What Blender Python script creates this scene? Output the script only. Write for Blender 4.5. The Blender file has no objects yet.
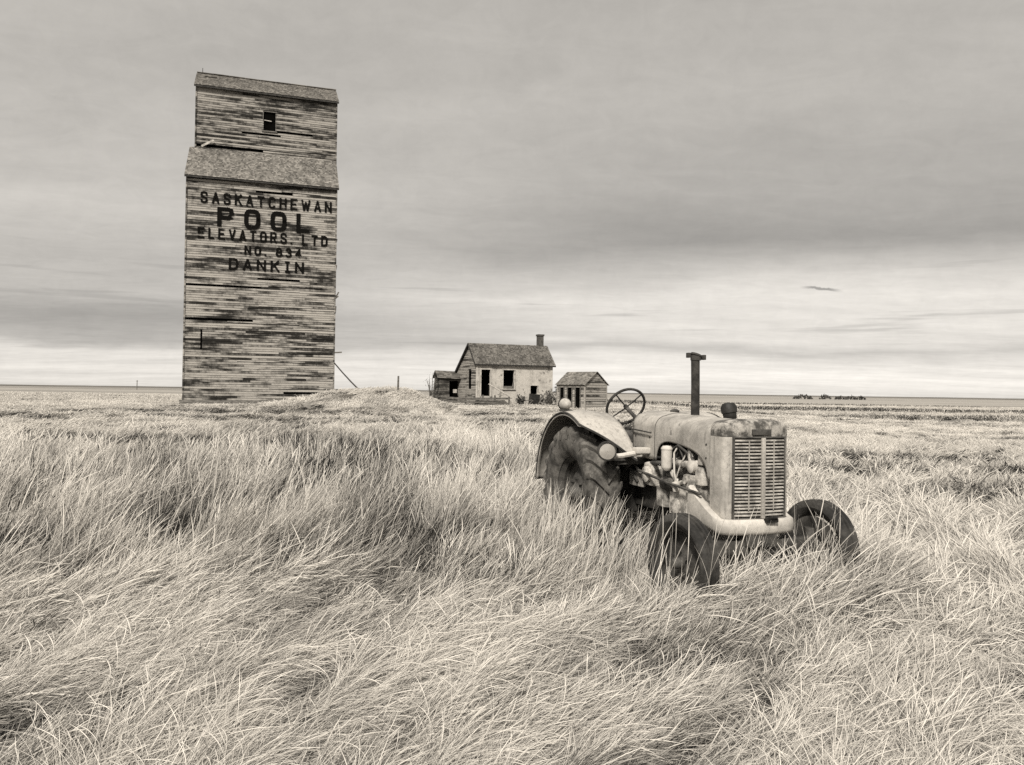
import bpy, bmesh, math, random
import numpy as np
from mathutils import Vector, Matrix

R = math.radians
random.seed(7)
rng = np.random.default_rng(11)
sc = bpy.context.scene
COL = sc.collection

# ------------------------------------------------------------------ camera
CAM_Z = 1.9
cam_d = bpy.data.cameras.new('camera')
cam = bpy.data.objects.new('camera', cam_d)
COL.objects.link(cam)
cam_d.sensor_width = 36.0
cam_d.lens = 800.0 / 1024.0 * 36.0
cam_d.clip_start = 0.05
cam_d.clip_end = 20000.0
cam.matrix_world = (Matrix.Translation((0, 0, CAM_Z)) @ Matrix.Rotation(R(90 + 0.63), 4, 'X')
                    @ Matrix.Rotation(R(0.80), 4, 'Z'))
sc.camera = cam

# ------------------------------------------------------------------ view / render
sc.view_settings.view_transform = 'Standard'
sc.view_settings.look = 'None'
sc.view_settings.exposure = 0.8
sc.view_settings.gamma = 1.0
sc.render.film_transparent = False
sc.cycles.use_denoising = False
sc.cycles.max_bounces = 6
sc.cycles.diffuse_bounces = 1
sc.cycles.glossy_bounces = 2
sc.cycles.transparent_max_bounces = 12
sc.cycles_curves.shape = 'RIBBONS'
sc.cycles_curves.subdivisions = 2

SUN_EL, SUN_AZ = 42.0, 196.0          # azimuth clockwise from +Y (behind the camera, to the right)
TINT = (1.0, 0.94, 0.85)            # warm toned monochrome


def sep(v, t=1.0):
    return (v * TINT[0], v * (1 + (TINT[1] - 1) * t), v * (1 + (TINT[2] - 1) * t), 1.0)


class NT:
    """small helper to wire shader nodes"""
    def __init__(self, tree):
        self.t = tree
        tree.nodes.clear()

    def n(self, kind, **kw):
        nd = self.t.nodes.new(kind)
        for k, v in kw.items():
            setattr(nd, k, v)
        return nd

    def l(self, a, b):
        self.t.links.new(a, b)

    def put(self, sock, v):
        if hasattr(v, 'is_output'):
            self.l(v, sock)
        else:
            sock.default_value = v

    def math(self, op, a, b=0.0, c=None, clamp=False):
        nd = self.n('ShaderNodeMath', operation=op, use_clamp=clamp)
        self.put(nd.inputs[0], a)
        self.put(nd.inputs[1], b)
        if c is not None:
            self.put(nd.inputs[2], c)
        return nd.outputs[0]

    def mapr(self, v, a, b, c=0.0, d=1.0, smooth=True):
        nd = self.n('ShaderNodeMapRange')
        nd.interpolation_type = 'SMOOTHSTEP' if smooth else 'LINEAR'
        self.put(nd.inputs[0], v)
        for i, x in enumerate((a, b, c, d)):
            self.put(nd.inputs[i + 1], x)
        return nd.outputs[0]

    def mix(self, f, a, b, mode='MIX'):
        nd = self.n('ShaderNodeMix', data_type='RGBA', blend_type=mode)
        self.put(nd.inputs[0], f)
        self.put(nd.inputs[6], a)
        self.put(nd.inputs[7], b)
        return nd.outputs[2]

    def noise(self, vec, scale=5.0, detail=4.0, rough=0.55, dist=0.0):
        nd = self.n('ShaderNodeTexNoise')
        if vec is not None:
            self.l(vec, nd.inputs['Vector'])
        nd.inputs['Scale'].default_value = scale
        nd.inputs['Detail'].default_value = detail
        nd.inputs['Roughness'].default_value = rough
        nd.inputs['Distortion'].default_value = dist
        return nd.outputs[0]

    def mapping(self, vec, scale=(1, 1, 1), loc=(0, 0, 0), rot=(0, 0, 0)):
        nd = self.n('ShaderNodeMapping')
        self.l(vec, nd.inputs[0])
        nd.inputs[1].default_value = loc
        nd.inputs[2].default_value = rot
        nd.inputs[3].default_value = scale
        return nd.outputs[0]

    def ramp(self, f, stops, interp='LINEAR'):
        nd = self.n('ShaderNodeValToRGB')
        nd.color_ramp.interpolation = interp
        cr = nd.color_ramp
        while len(cr.elements) < len(stops):
            cr.elements.new(0.5)
        for e, (p, v) in zip(cr.elements, stops):
            e.position = p
            e.color = (v, v, v, 1) if not isinstance(v, tuple) else v
        self.put(nd.inputs[0], f)
        return nd.outputs[0]


# ------------------------------------------------------------------ world: layered overcast
world = bpy.data.worlds.new('World')
sc.world = world
world.use_nodes = True
w = NT(world.node_tree)
tc = w.n('ShaderNodeTexCoord')
sx = w.n('ShaderNodeSeparateXYZ')
w.l(tc.outputs['Generated'], sx.inputs[0])
dx, dy, dz = sx.outputs
zc = w.math('MAXIMUM', dz, 0.0)
# cloud layer seen in perspective: direction projected on a high sheet
inv = w.math('DIVIDE', 1.0, w.math('ADD', zc, 0.06))
cx = w.n('ShaderNodeCombineXYZ')
w.l(w.math('MULTIPLY', dx, inv), cx.inputs[0])
w.l(w.math('MULTIPLY', dy, inv), cx.inputs[1])
n_big = w.noise(w.mapping(cx.outputs[0], (0.22, 0.55, 1), (3.1, 1.7, 0)), 1.6, 5, 0.5, 0.3)
n_fine = w.noise(w.mapping(cx.outputs[0], (0.5, 0.8, 1), (0.3, 5.2, 0)), 2.2, 5, 0.6, 0.8)
n_dir = w.noise(w.mapping(tc.outputs['Generated'], (2.2, 2.2, 6.0)), 1.5, 5, 0.55)
zz = w.math('ADD', zc, w.math('MULTIPLY', w.math('SUBTRACT', n_dir, 0.5), 0.05))
zz = w.math('MULTIPLY', zz, 2.0)
left = w.ramp(zz, [(0.0, .64), (0.03, .70), (0.085, .64), (0.105, .42), (0.16, .31), (0.22, .42), (0.34, .47), (0.5, .47), (0.8, .42), (0.96, .40), (1.0, .42)])
right = w.ramp(zz, [(0.0, .66), (0.04, .80), (0.085, .72), (0.112, .48), (0.135, .64), (0.22, .68), (0.29, .47), (0.36, .27), (0.5, .33), (0.7, .44), (0.92, .40), (1.0, .42)])
az = w.math('DIVIDE', dx, w.math('ADD', w.math('ABSOLUTE', dy), 0.05))
azf = w.mapr(az, -0.45, 0.25)
base = w.mix(azf, left, right)
amp = w.math('ADD', 0.72, w.math('MULTIPLY', n_big, 0.56))
amp = w.math('MULTIPLY', amp, w.math('ADD', 0.90, w.math('MULTIPLY', n_fine, 0.20)))
base = w.mix(1.0, base, amp, 'MULTIPLY')
# a few thin dark wisps low over the horizon
n_w = w.noise(w.mapping(tc.outputs['Generated'], (3.0, 3.0, 60.0), (0.4, 0, 0.35)), 1.7, 3, 0.5)
wisp = w.math('MULTIPLY', w.mapr(n_w, 0.60, 0.72), w.math('MULTIPLY', w.mapr(dz, 0.02, 0.05), w.mapr(dz, 0.2, 0.12)))
base = w.mix(w.math('MULTIPLY', wisp, 0.35), base, (0.24, 0.24, 0.24, 1))
# overcast: the zenith is much brighter than the low sky
zen = w.mapr(dz, 0.47, 0.9, 1.0, 2.5)
base = w.mix(1.0, base, zen, 'MULTIPLY')
n_mot = w.noise(tc.outputs['Generated'], 38.0, 4, 0.7, 0.6)
n_mot2 = w.noise(w.mapping(cx.outputs[0], (0.8, 1.1, 1), (2.3, 0.2, 0)), 4.5, 6, 0.62, 1.0)
mot = w.math('ADD', 0.81, w.math('ADD', w.math('MULTIPLY', n_mot, 0.16), w.math('MULTIPLY', n_mot2, 0.24)))
base = w.mix(1.0, base, mot, 'MULTIPLY')
# one small dark sliver of cloud low on the right
elv = w.math('SUBTRACT', w.math('DIVIDE', dz, w.math('ADD', w.math('ABSOLUTE', dy), 0.05)), w.math('SUBTRACT', 0.127, w.math('ADD', w.math('MULTIPLY', w.math('SUBTRACT', az, 0.366), 0.08), w.math('MULTIPLY', w.math('SUBTRACT', n_mot, .5), .006))))
daz = w.math('ABSOLUTE', w.math('SUBTRACT', az, 0.366))
sl = w.math('MULTIPLY', w.mapr(w.math('ABSOLUTE', elv), 0.0024, 0.0006), w.mapr(daz, 0.028, 0.008))
sl = w.math('MULTIPLY', sl, w.math('GREATER_THAN', dy, 0.0))
base = w.mix(w.math('MULTIPLY', sl, 0.75), base, (0.16, 0.16, 0.16, 1))
base = w.mix(1.0, base, (1.0, 0.948, 0.87, 1), 'MULTIPLY')
base = w.mix(1.0, base, (6.7, 6.7, 6.7, 1), 'MULTIPLY')
sky = w.n('ShaderNodeTexSky', sky_type='NISHITA')
sky.sun_disc = False
sky.sun_elevation = R(SUN_EL)
sky.sun_rotation = R(SUN_AZ)
hs = w.n('ShaderNodeHueSaturation')
hs.inputs['Saturation'].default_value = 0.0
w.l(sky.outputs[0], hs.inputs['Color'])
mixed = w.mix(0.93, hs.outputs[0], base)
bg = w.n('ShaderNodeBackground')
bg.inputs[1].default_value = 0.1
w.l(mixed, bg.inputs[0])
wo = w.n('ShaderNodeOutputWorld')
w.l(bg.outputs[0], wo.inputs[0])

sun_d = bpy.data.lights.new('sun', 'SUN')
sun_d.energy = 2.8
sun_d.angle = R(7)
sun_d.color = (1.0, 0.95, 0.87)
sun = bpy.data.objects.new('sun', sun_d)
COL.objects.link(sun)
a = R(SUN_AZ)
sd = Vector((math.sin(a) * math.cos(R(SUN_EL)), math.cos(a) * math.cos(R(SUN_EL)), math.sin(R(SUN_EL))))
sun.rotation_euler = sd.to_track_quat('Z', 'Y').to_euler()
sun.location = (0, 0, 60)


# ------------------------------------------------------------------ materials
def new_mat(name, rough=0.8, spec=0.3):
    m = bpy.data.materials.new(name)
    m.use_nodes = True
    k = NT(m.node_tree)
    b = k.n('ShaderNodeBsdfPrincipled')
    o = k.n('ShaderNodeOutputMaterial')
    k.l(b.outputs[0], o.inputs[0])
    b.inputs['Roughness'].default_value = rough
    b.inputs['Specular IOR Level'].default_value = spec
    return m, k, b


def bump(k, b, h, strength=0.4, dist=0.02):
    bn = k.n('ShaderNodeBump')
    bn.inputs['Strength'].default_value = strength
    bn.inputs['Distance'].default_value = dist
    k.l(h, bn.inputs['Height'])
    k.l(bn.outputs[0], b.inputs['Normal'])


def mottled(name, lo, hi, scale=3.0, a=0.35, c=0.65, rough=0.8, spec=0.3, detail=6, bmp=0.3, metal=0.0, stretch=(1, 1, 1), tone=False, rust=None, runs=0):
    m, k, b = new_mat(name, rough, spec)
    t = k.n('ShaderNodeTexCoord')
    vec = k.mapping(t.outputs['Object'], stretch)
    n = k.noise(vec, scale, detail, 0.65)
    f = k.mapr(n, a, c)
    col = k.mix(f, sep(lo), sep(hi))
    n2 = k.noise(vec, scale * 9, 3, 0.6)
    col = k.mix(k.mapr(n2, 0.3, 0.75, 0.0, 0.35), col, sep(lo * 0.7))
    if rust:
        n3 = k.noise(k.mapping(t.outputs['Object'], stretch, (3, 7, 1)), scale * rust[2], 8, 0.7)
        col = k.mix(k.mapr(n3, rust[1], rust[1] + 0.1), col, sep(rust[0]))
    if runs:
        n4 = k.noise(k.mapping(t.outputs['Object'], (9, 9, 0.9), (1, 4, 2)), 2.2, 5, 0.65)
        col = k.mix(k.mapr(n4, 0.54, 0.70, 0, runs), col, sep(0.07))
        n5 = k.noise(t.outputs['Object'], 22.0, 5, 0.7)
        col = k.mix(k.mapr(n5, 0.60, 0.72, 0, runs * .8), col, sep(0.05))
    if tone:
        at = k.n('ShaderNodeAttribute', attribute_name='tone')
        g = k.math('ADD', 0.55, k.math('MULTIPLY', at.outputs['Fac'], 0.9))
        col = k.mix(1.0, col, g, 'MULTIPLY')
    k.l(col, b.inputs['Base Color'])
    b.inputs['Metallic'].default_value = metal
    if bmp:
        bump(k, b, n2, bmp, 0.01)
    return m


def siding_mat(name, pale, dark, seed, paint=0.5, row=0.155, z_off=0.0):
    """old lap boards: flaking pale paint over dark bare wood, each board streaked along its length"""
    m, k, b = new_mat(name, 0.9, 0.03)
    t = k.n('ShaderNodeTexCoord')
    at = k.n('ShaderNodeAttribute', attribute_name='tone')
    sp = k.n('ShaderNodeSeparateXYZ')
    k.l(t.outputs['Object'], sp.inputs[0])
    rowi = k.math('FLOOR', k.math('DIVIDE', k.math('SUBTRACT', sp.outputs[2], z_off), row))
    along = k.math('ADD', sp.outputs[0], sp.outputs[1])
    c1 = k.n('ShaderNodeCombineXYZ')
    k.l(k.math('MULTIPLY', along, 0.30), c1.inputs[0])
    k.l(k.math('MULTIPLY', rowi, 5.37), c1.inputs[1])
    c1.inputs[2].default_value = seed
    c2 = k.n('ShaderNodeCombineXYZ')
    k.l(k.math('MULTIPLY', along, 0.9), c2.inputs[0])
    k.l(k.math('MULTIPLY', rowi, 3.11), c2.inputs[1])
    k.l(k.math('MULTIPLY', sp.outputs[2], 26.0), c2.inputs[2])
    n1 = k.noise(c1.outputs[0], 1.0, 7, 0.68)
    n2 = k.noise(c2.outputs[0], 1.2, 5, 0.65)
    n3 = k.noise(k.mapping(t.outputs['Object'], (0.14, 0.14, 0.30), (seed, 2, 5)), 1.6, 3, 0.5)
    s = k.math('ADD', k.math('MULTIPLY', n1, 0.72), k.math('MULTIPLY', n2, 0.28))
    s = k.math('ADD', s, k.math('MULTIPLY', k.math('SUBTRACT', n3, 0.5), 0.12))
    s = k.math('ADD', s, k.math('MULTIPLY', k.math('SUBTRACT', at.outputs['Fac'], 0.5), 0.10))
    f = k.mapr(s, paint - 0.085, paint + 0.06)
    col = k.mix(f, sep(dark), sep(pale))
    grain = k.noise(k.mapping(t.outputs['Object'], (5, 5, 110)), 2.0, 3, 0.6)
    col = k.mix(k.mapr(grain, 0.46, 0.7, 0, 0.5), col, sep(dark * 0.9))
    spots = k.noise(t.outputs['Object'], 5.0, 5, 0.7)
    col = k.mix(k.mapr(spots, 0.58, 0.68, 0, 0.35), col, sep((pale + dark) * 0.35))
    k.l(col, b.inputs['Base Color'])
    bump(k, b, s, 0.4, 0.01)
    return m


M = {}
M['siding'] = siding_mat('weathered_siding', 0.36, 0.022, 1.0, 0.505)
M['siding_upper'] = siding_mat('weathered_siding_upper', 0.32, 0.022, 6.0, 0.51)
M['siding_house'] = siding_mat('weathered_house_boards', 0.34, 0.05, 3.0, 0.47, 0.14)
M['siding_shed'] = siding_mat('weathered_shed_boards', 0.36, 0.04, 9.0, 0.48, 0.17)
M['siding_dark'] = siding_mat('dark_shed_boards', 0.20, 0.03, 12.0, 0.52, 0.15)
M['shade_black'] = mottled('interior_shade', 0.002, 0.005, 2.0, bmp=0, spec=0.0)  # near-black colour stands in for the shade inside openings
M['shingle'] = mottled('wood_shingles', 0.13, 0.24, 1.2, 0.3, 0.7, 0.9, 0.1, stretch=(1, 1, 1), tone=True)
M['shingle_dark'] = mottled('dark_wood_shingles', 0.09, 0.17, 1.2, 0.3, 0.7, 0.9, 0.1, tone=True)
M['stucco'] = mottled('flaking_whitewash', 0.30, 0.52, 1.1, 0.3, 0.55, 0.9, 0.1, rust=(0.12, 0.55, 1.3), bmp=0.5)
M['trim'] = mottled('worn_white_trim', 0.3, 0.55, 4.0, 0.35, 0.6)
M['old_wood'] = mottled('grey_old_wood', 0.07, 0.24, 3.0, 0.35, 0.7, 0.9, 0.1, stretch=(1, 6, 6))
M['brick'] = mottled('dark_brick', 0.05, 0.10, 5.0)
M['black_paint'] = None
M['paint'] = mottled('faded_tractor_paint', 0.22, 0.43, 3.0, 0.32, 0.6, 0.55, 0.35, rust=(0.12, 0.60, 1.7), bmp=0.25, runs=0.45)
M['paint_shell'] = mottled('faded_shell_paint', 0.30, 0.50, 2.6, 0.35, 0.6, 0.55, 0.35, rust=(0.12, 0.58, 2.2), bmp=0.25, runs=0.45)
M['paint_rusty'] = mottled('rusted_paint', 0.06, 0.40, 9.0, 0.40, 0.62, 0.7, 0.25, rust=(0.05, 0.58, 2.0), bmp=0.25)
M['paint_pale'] = mottled('pale_paint', 0.38, 0.56, 3.5, 0.35, 0.6, 0.6, 0.3, rust=(0.14, 0.66, 2.0), bmp=0.2)
M['iron'] = mottled('cast_iron', 0.03, 0.10, 6.0, rough=0.7)
M['iron_pale'] = mottled('pale_cast_iron', 0.16, 0.64, 7.0, 0.38, 0.6, 0.7, rust=(0.06, 0.6, 2.0))
M['iron_dark'] = mottled('greasy_iron', 0.010, 0.03, 6.0, rough=0.6)
M['rubber'] = mottled('old_rubber', 0.014, 0.065, 5.0, rough=0.75, spec=0.3)
M['rubber_dusty'] = mottled('dusty_rubber', 0.04, 0.17, 6.0, rough=0.85, spec=0.2)
M['rust_dark'] = mottled('dark_rust', 0.02, 0.06, 8.0, rough=0.9)
M['glass'] = mottled('dull_glass', 0.34, 0.5, 2.0, rough=0.15, spec=0.6, bmp=0)
M['chrome'] = mottled('dull_metal_strip', 0.35, 0.5, 6.0, rough=0.4, metal=0.2)
M['louvre'] = mottled('grille_louvre_paint', 0.16, 0.46, 9.0, 0.35, 0.65, 0.6)
M['leaf'] = mottled('dark_scrub_leaf', 0.03, 0.08, 6.0, rough=0.9, bmp=0)
M['stone'] = mottled('pale_debris', 0.10, 0.32, 3.0)


def letter_mat():
    m, k, b = new_mat('worn_black_letter_paint', 0.9, 0.0)
    t = k.n('ShaderNodeTexCoord')
    sp = k.n('ShaderNodeSeparateXYZ')
    k.l(t.outputs['Object'], sp.inputs[0])
    c1 = k.n('ShaderNodeCombineXYZ')
    k.l(k.math('MULTIPLY', sp.outputs[0], 0.8), c1.inputs[0])
    k.l(k.math('MULTIPLY', k.math('FLOOR', k.math('DIVIDE', sp.outputs[2], 0.155)), 4.7), c1.inputs[1])
    n1 = k.noise(c1.outputs[0], 1.1, 5, 0.65)
    n2 = k.noise(k.mapping(t.outputs['Object'], (2.0, 1, 26)), 1.6, 4, 0.6)
    s = k.math('ADD', k.math('MULTIPLY', n1, 0.7), k.math('MULTIPLY', n2, 0.3))
    f = k.mapr(s, 0.55, 0.645)
    b.inputs['Base Color'].default_value = sep(0.008)
    tr = k.n('ShaderNodeBsdfTransparent')
    mx = k.n('ShaderNodeMixShader')
    out = [n for n in k.t.nodes if n.type == 'OUTPUT_MATERIAL'][0]
    k.l(f, mx.inputs[0])
    k.l(b.outputs[0], mx.inputs[1])
    k.l(tr.outputs[0], mx.inputs[2])
    k.l(mx.outputs[0], out.inputs[0])
    return m


M['black_paint'] = letter_mat()


# ------------------------------------------------------------------ mesh helper
class MB:
    def __init__(self):
        self.v, self.f, self.t = [], [], []

    def add(self, verts, faces, tone=0.5):
        o = len(self.v)
        self.v.extend([tuple(p) for p in verts])
        self.f.extend([tuple(i + o for i in f) for f in faces])
        self.t.extend([tone] * len(faces))

    def box(self, c, s, rot=None, tone=0.5, bev=0.0):
        hx, hy, hz = s[0] / 2, s[1] / 2, s[2] / 2
        if bev:
            bm = bmesh.new()
            bmesh.ops.create_cube(bm, size=1.0)
            for v in bm.verts:
                v.co = Vector((v.co.x * s[0], v.co.y * s[1], v.co.z * s[2]))
            bmesh.ops.bevel(bm, geom=list(bm.edges), offset=bev, segments=2, affect='EDGES', profile=0.6)
            bm.verts.index_update()
            vs = [v.co.copy() for v in bm.verts]
            fs = [[v.index for v in f.verts] for f in bm.faces]
            bm.free()
        else:
            vs = [Vector((x, y, z)) for x in (-hx, hx) for y in (-hy, hy) for z in (-hz, hz)]
            fs = [(0, 1, 3, 2), (4, 6, 7, 5), (0, 4, 5, 1), (2, 3, 7, 6), (0, 2, 6, 4), (1, 5, 7, 3)]
        if rot is not None:
            vs = [rot @ p for p in vs]
        c = Vector(c)
        self.add([p + c for p in vs], fs, tone)

    def ring_loft(self, rings, cap=True, tone=0.5, closed=True):
        n = len(rings[0])
        vs = [p for r in rings for p in r]
        fs = []
        for i in range(len(rings) - 1):
            for j in range(n if closed else n - 1):
                a0, b0 = i * n + j, i * n + (j + 1) % n
                fs.append((a0, b0, b0 + n, a0 + n))
        if cap and closed:
            fs.append(tuple(reversed(range(n))))
            fs.append(tuple(range((len(rings) - 1) * n, len(rings) * n)))
        self.add(vs, fs, tone)

    def tube(self, pts, r, n=8, tone=0.5, cap=True):
        pts = [Vector(p) for p in pts]
        rs = r if isinstance(r, (list, tuple)) else [r] * len(pts)
        rings, up = [], None
        for i, p in enumerate(pts):
            d = (pts[min(i + 1, len(pts) - 1)] - pts[max(i - 1, 0)]).normalized()
            if up is None:
                up = d.orthogonal().normalized()
            up = (up - d * up.dot(d)).normalized()
            s = d.cross(up)
            rings.append([p + (up * math.cos(2 * math.pi * k / n) + s * math.sin(2 * math.pi * k / n)) * rs[i] for k in range(n)])
        self.ring_loft(rings, cap, tone)

    def cyl(self, p0, p1, r0, r1=None, n=20, tone=0.5):
        self.tube([p0, p1], [r0, r0 if r1 is None else r1], n, tone)

    def lathe(self, c, axis, prof, n=40, tone=0.5, closed_prof=False):
        ax = Vector(axis).normalized()
        u = ax.orthogonal().normalized()
        vv = ax.cross(u)
        c = Vector(c)
        rings = []
        for k in range(n):
            d = u * math.cos(2 * math.pi * k / n) + vv * math.sin(2 * math.pi * k / n)
            rings.append([c + d * r + ax * h for r, h in prof])
        m = len(prof)
        vs = [p for r in rings for p in r]
        fs = []
        for k in range(n):
            k2 = (k + 1) % n
            for j in range(m if closed_prof else m - 1):
                j2 = (j + 1) % m
                fs.append((k * m + j, k2 * m + j, k2 * m + j2, k * m + j2))
        self.add(vs, fs, tone)

    def grid(self, P, tone=0.5):
        n, m = len(P), len(P[0])
        fs = [(i * m + j, (i + 1) * m + j, (i + 1) * m + j + 1, i * m + j + 1) for i in range(n - 1) for j in range(m - 1)]
        self.add([p for r in P for p in r], fs, tone)

    def prism(self, poly, ext, tone=0.5):
        """poly: list of 3D points (planar), ext: extrusion vector"""
        e = Vector(ext)
        self.ring_loft([[Vector(p) for p in poly], [Vector(p) + e for p in poly]], True, tone)

    def build(self, name, mat, parent=None, smooth=0.0, solid=0.0, label=None):
        me = bpy.data.meshes.new(name)
        me.from_pydata(self.v, [], self.f)
        bm = bmesh.new()
        bm.from_mesh(me)
        bmesh.ops.recalc_face_normals(bm, faces=bm.faces)
        bm.to_mesh(me)
        bm.free()
        at = me.attributes.new('tone', 'FLOAT', 'FACE')
        at.data.foreach_set('value', self.t)
        me.materials.append(mat)
        if smooth:
            me.polygons.foreach_set('use_smooth', [True] * len(me.polygons))
            me.set_sharp_from_angle(angle=R(smooth))
        me.update()
        o = bpy.data.objects.new(name, me)
        COL.objects.link(o)
        if parent is not None:
            o.parent = parent
        if solid:
            md = o.modifiers.new('thickness', 'SOLIDIFY')
            md.thickness = solid
            md.offset = 0
        if label:
            o['label'] = label
        return o


def tag(o, label=None, cat=None, group=None, kind=None):
    if label: o['label'] = label
    if cat: o['category'] = cat
    if group: o['group'] = group
    if kind: o['kind'] = kind
    return o


def thing(name, loc, rz, label, cat, group=None):
    o = bpy.data.objects.new(name, None)
    COL.objects.link(o)
    o.location = loc
    o.rotation_euler = (0, 0, rz)
    o.empty_display_size = 0.2
    return tag(o, label, cat, group)


# ------------------------------------------------------------------ terrain
def S(x, a, b):
    t = np.clip((np.asarray(x, float) - a) / (b - a), 0, 1)
    return t * t * (3 - 2 * t)


def _hash(ix, iy, seed):
    with np.errstate(over='ignore'):
        h = (ix.astype(np.int64) * 374761393 + iy.astype(np.int64) * 668265263 + seed * 974711) & 0xFFFFFFFF
        h = ((h ^ (h >> 13)) * 1274126177) & 0xFFFFFFFF
        h = h ^ (h >> 16)
    return (h & 0xFFFFFF) / float(0xFFFFFF)


def vnoise(x, y, seed=0):
    x = np.asarray(x, float); y = np.asarray(y, float)
    ix, iy = np.floor(x), np.floor(y)
    fx, fy = x - ix, y - iy
    fx = fx * fx * (3 - 2 * fx); fy = fy * fy * (3 - 2 * fy)
    ix = ix.astype(np.int64); iy = iy.astype(np.int64)
    a0 = _hash(ix, iy, seed); b0 = _hash(ix + 1, iy, seed)
    c0 = _hash(ix, iy + 1, seed); d0 = _hash(ix + 1, iy + 1, seed)
    return (a0 * (1 - fx) + b0 * fx) * (1 - fy) + (c0 * (1 - fx) + d0 * fx) * fy


def fbm(x, y, seed=0, o=3):
    s, a_, t = 0, 1.0, 0
    for i in range(o):
        s = s + a_ * vnoise(x * 2 ** i, y * 2 ** i, seed + i * 17)
        t += a_
        a_ *= 0.5
    return s / t


def height(x, y):
    x = np.asarray(x, float); y = np.asarray(y, float)
    h = 0.66 * S(y, 13, 44) * (1 - S(x - (y - 45) * 0.08, 7, 24)) * (1 - S(y, 85, 220))
    h = h + 1.16 * np.exp(-((x + 9.0) / 4.2) ** 2 - ((y - 47.0) / 4.2) ** 2)
    h = h + 0.42 * np.exp(-((x + 6.2) / 1.7) ** 2 - ((y - 48.0) / 3.0) ** 2)
    h = h + 0.20 * np.exp(-((x - 2.75) / .7) ** 2 - ((y - 6.75) / .8) ** 2) + 0.10 * np.exp(-((x - 1.4) / .8) ** 2 - ((y - 6.2) / .6) ** 2)
    r = np.hypot(x, y)
    h = h + (fbm(x * 0.22, y * 0.22, 5) - 0.5) * 0.22 * S(r, 4, 14) * (1 - S(r, 90, 200))
    h = h + (fbm(x * 0.004, y * 0.004, 9) - 0.5) * 5.0 * S(r, 400, 2500)
    return h


def hz(x, y):
    return float(height(np.array([x]), np.array([y]))[0])


def ground():
    na = 240
    rad = [0.6 * (9000 / 0.6) ** (i / 149) for i in range(150)]
    ang = np.linspace(0, 2 * np.pi, na, endpoint=False)
    X = np.array([[r * math.sin(t) for t in ang] for r in rad])
    Y = np.array([[r * math.cos(t) for t in ang] for r in rad])
    Z = height(X, Y)
    mb = MB()
    vs = [(0, 0, 0)] + [(X[i, j], Y[i, j], Z[i, j]) for i in range(150) for j in range(na)]
    fs = [(0, 1 + j, 1 + (j + 1) % na) for j in range(na)]
    for i in range(149):
        for j in range(na):
            p, q = 1 + i * na + j, 1 + i * na + (j + 1) % na
            fs.append((p, p + na, q + na, q))
    mb.add(vs, fs)
    m, k, b = new_mat('prairie_soil_and_stubble', 0.95, 0.05)
    t = k.n('ShaderNodeTexCoord')
    ob = t.outputs['Object']
    sxyz = k.n('ShaderNodeSeparateXYZ')
    k.l(ob, sxyz.inputs[0])
    dist = k.n('ShaderNodeVectorMath', operation='LENGTH')
    k.l(ob, dist.inputs[0])
    n1 = k.noise(ob, 3.0, 6, 0.65)
    near = k.mix(k.mapr(n1, 0.35, 0.7), sep(0.015), sep(0.05))  # near soil blackened so shade between blades is painted in
    # far fields: long strips of stubble, fallow and grass
    st = k.noise(k.mapping(ob, (0.0016, 0.012, 1)), 1.0, 4, 0.55)
    n2 = k.noise(k.mapping(ob, (0.05, 0.2, 1)), 1.0, 5, 0.6)
    far = k.ramp(k.math('ADD', k.math('MULTIPLY', st, 0.7), k.math('MULTIPLY', n2, 0.3)),
                 [(0.32, sep(0.07)), (0.42, sep(0.16)), (0.47, sep(0.30)), (0.56, sep(0.28)), (0.62, sep(0.12)), (0.75, sep(0.2))])
    vfar = k.noise(k.mapping(ob, (0.0004, 0.0022, 1)), 1.0, 3, 0.5)
    vf = k.mix(k.mapr(vfar, 0.42, 0.58), sep(0.05), sep(0.2))
    far = k.mix(k.mapr(dist.outputs[1], 700, 1600), far, vf)
    n4 = k.noise(k.mapping(ob, (1, 1, 1)), 0.8, 6, 0.7)
    thatch = k.mix(k.mapr(n4, 0.35, 0.65), sep(0.10), sep(0.24))
    near = k.mix(k.mapr(dist.outputs[1], 14, 36), near, thatch)
    col = k.mix(k.mapr(dist.outputs[1], 70, 140), near, far)
    k.l(col, b.inputs['Base Color'])
    bump(k, b, n1, 0.6, 0.03)
    o = mb.build('ground', m, smooth=60)
    tag(o, 'pale dry prairie ground reaching to the flat horizon', kind='structure')


ground()


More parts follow.
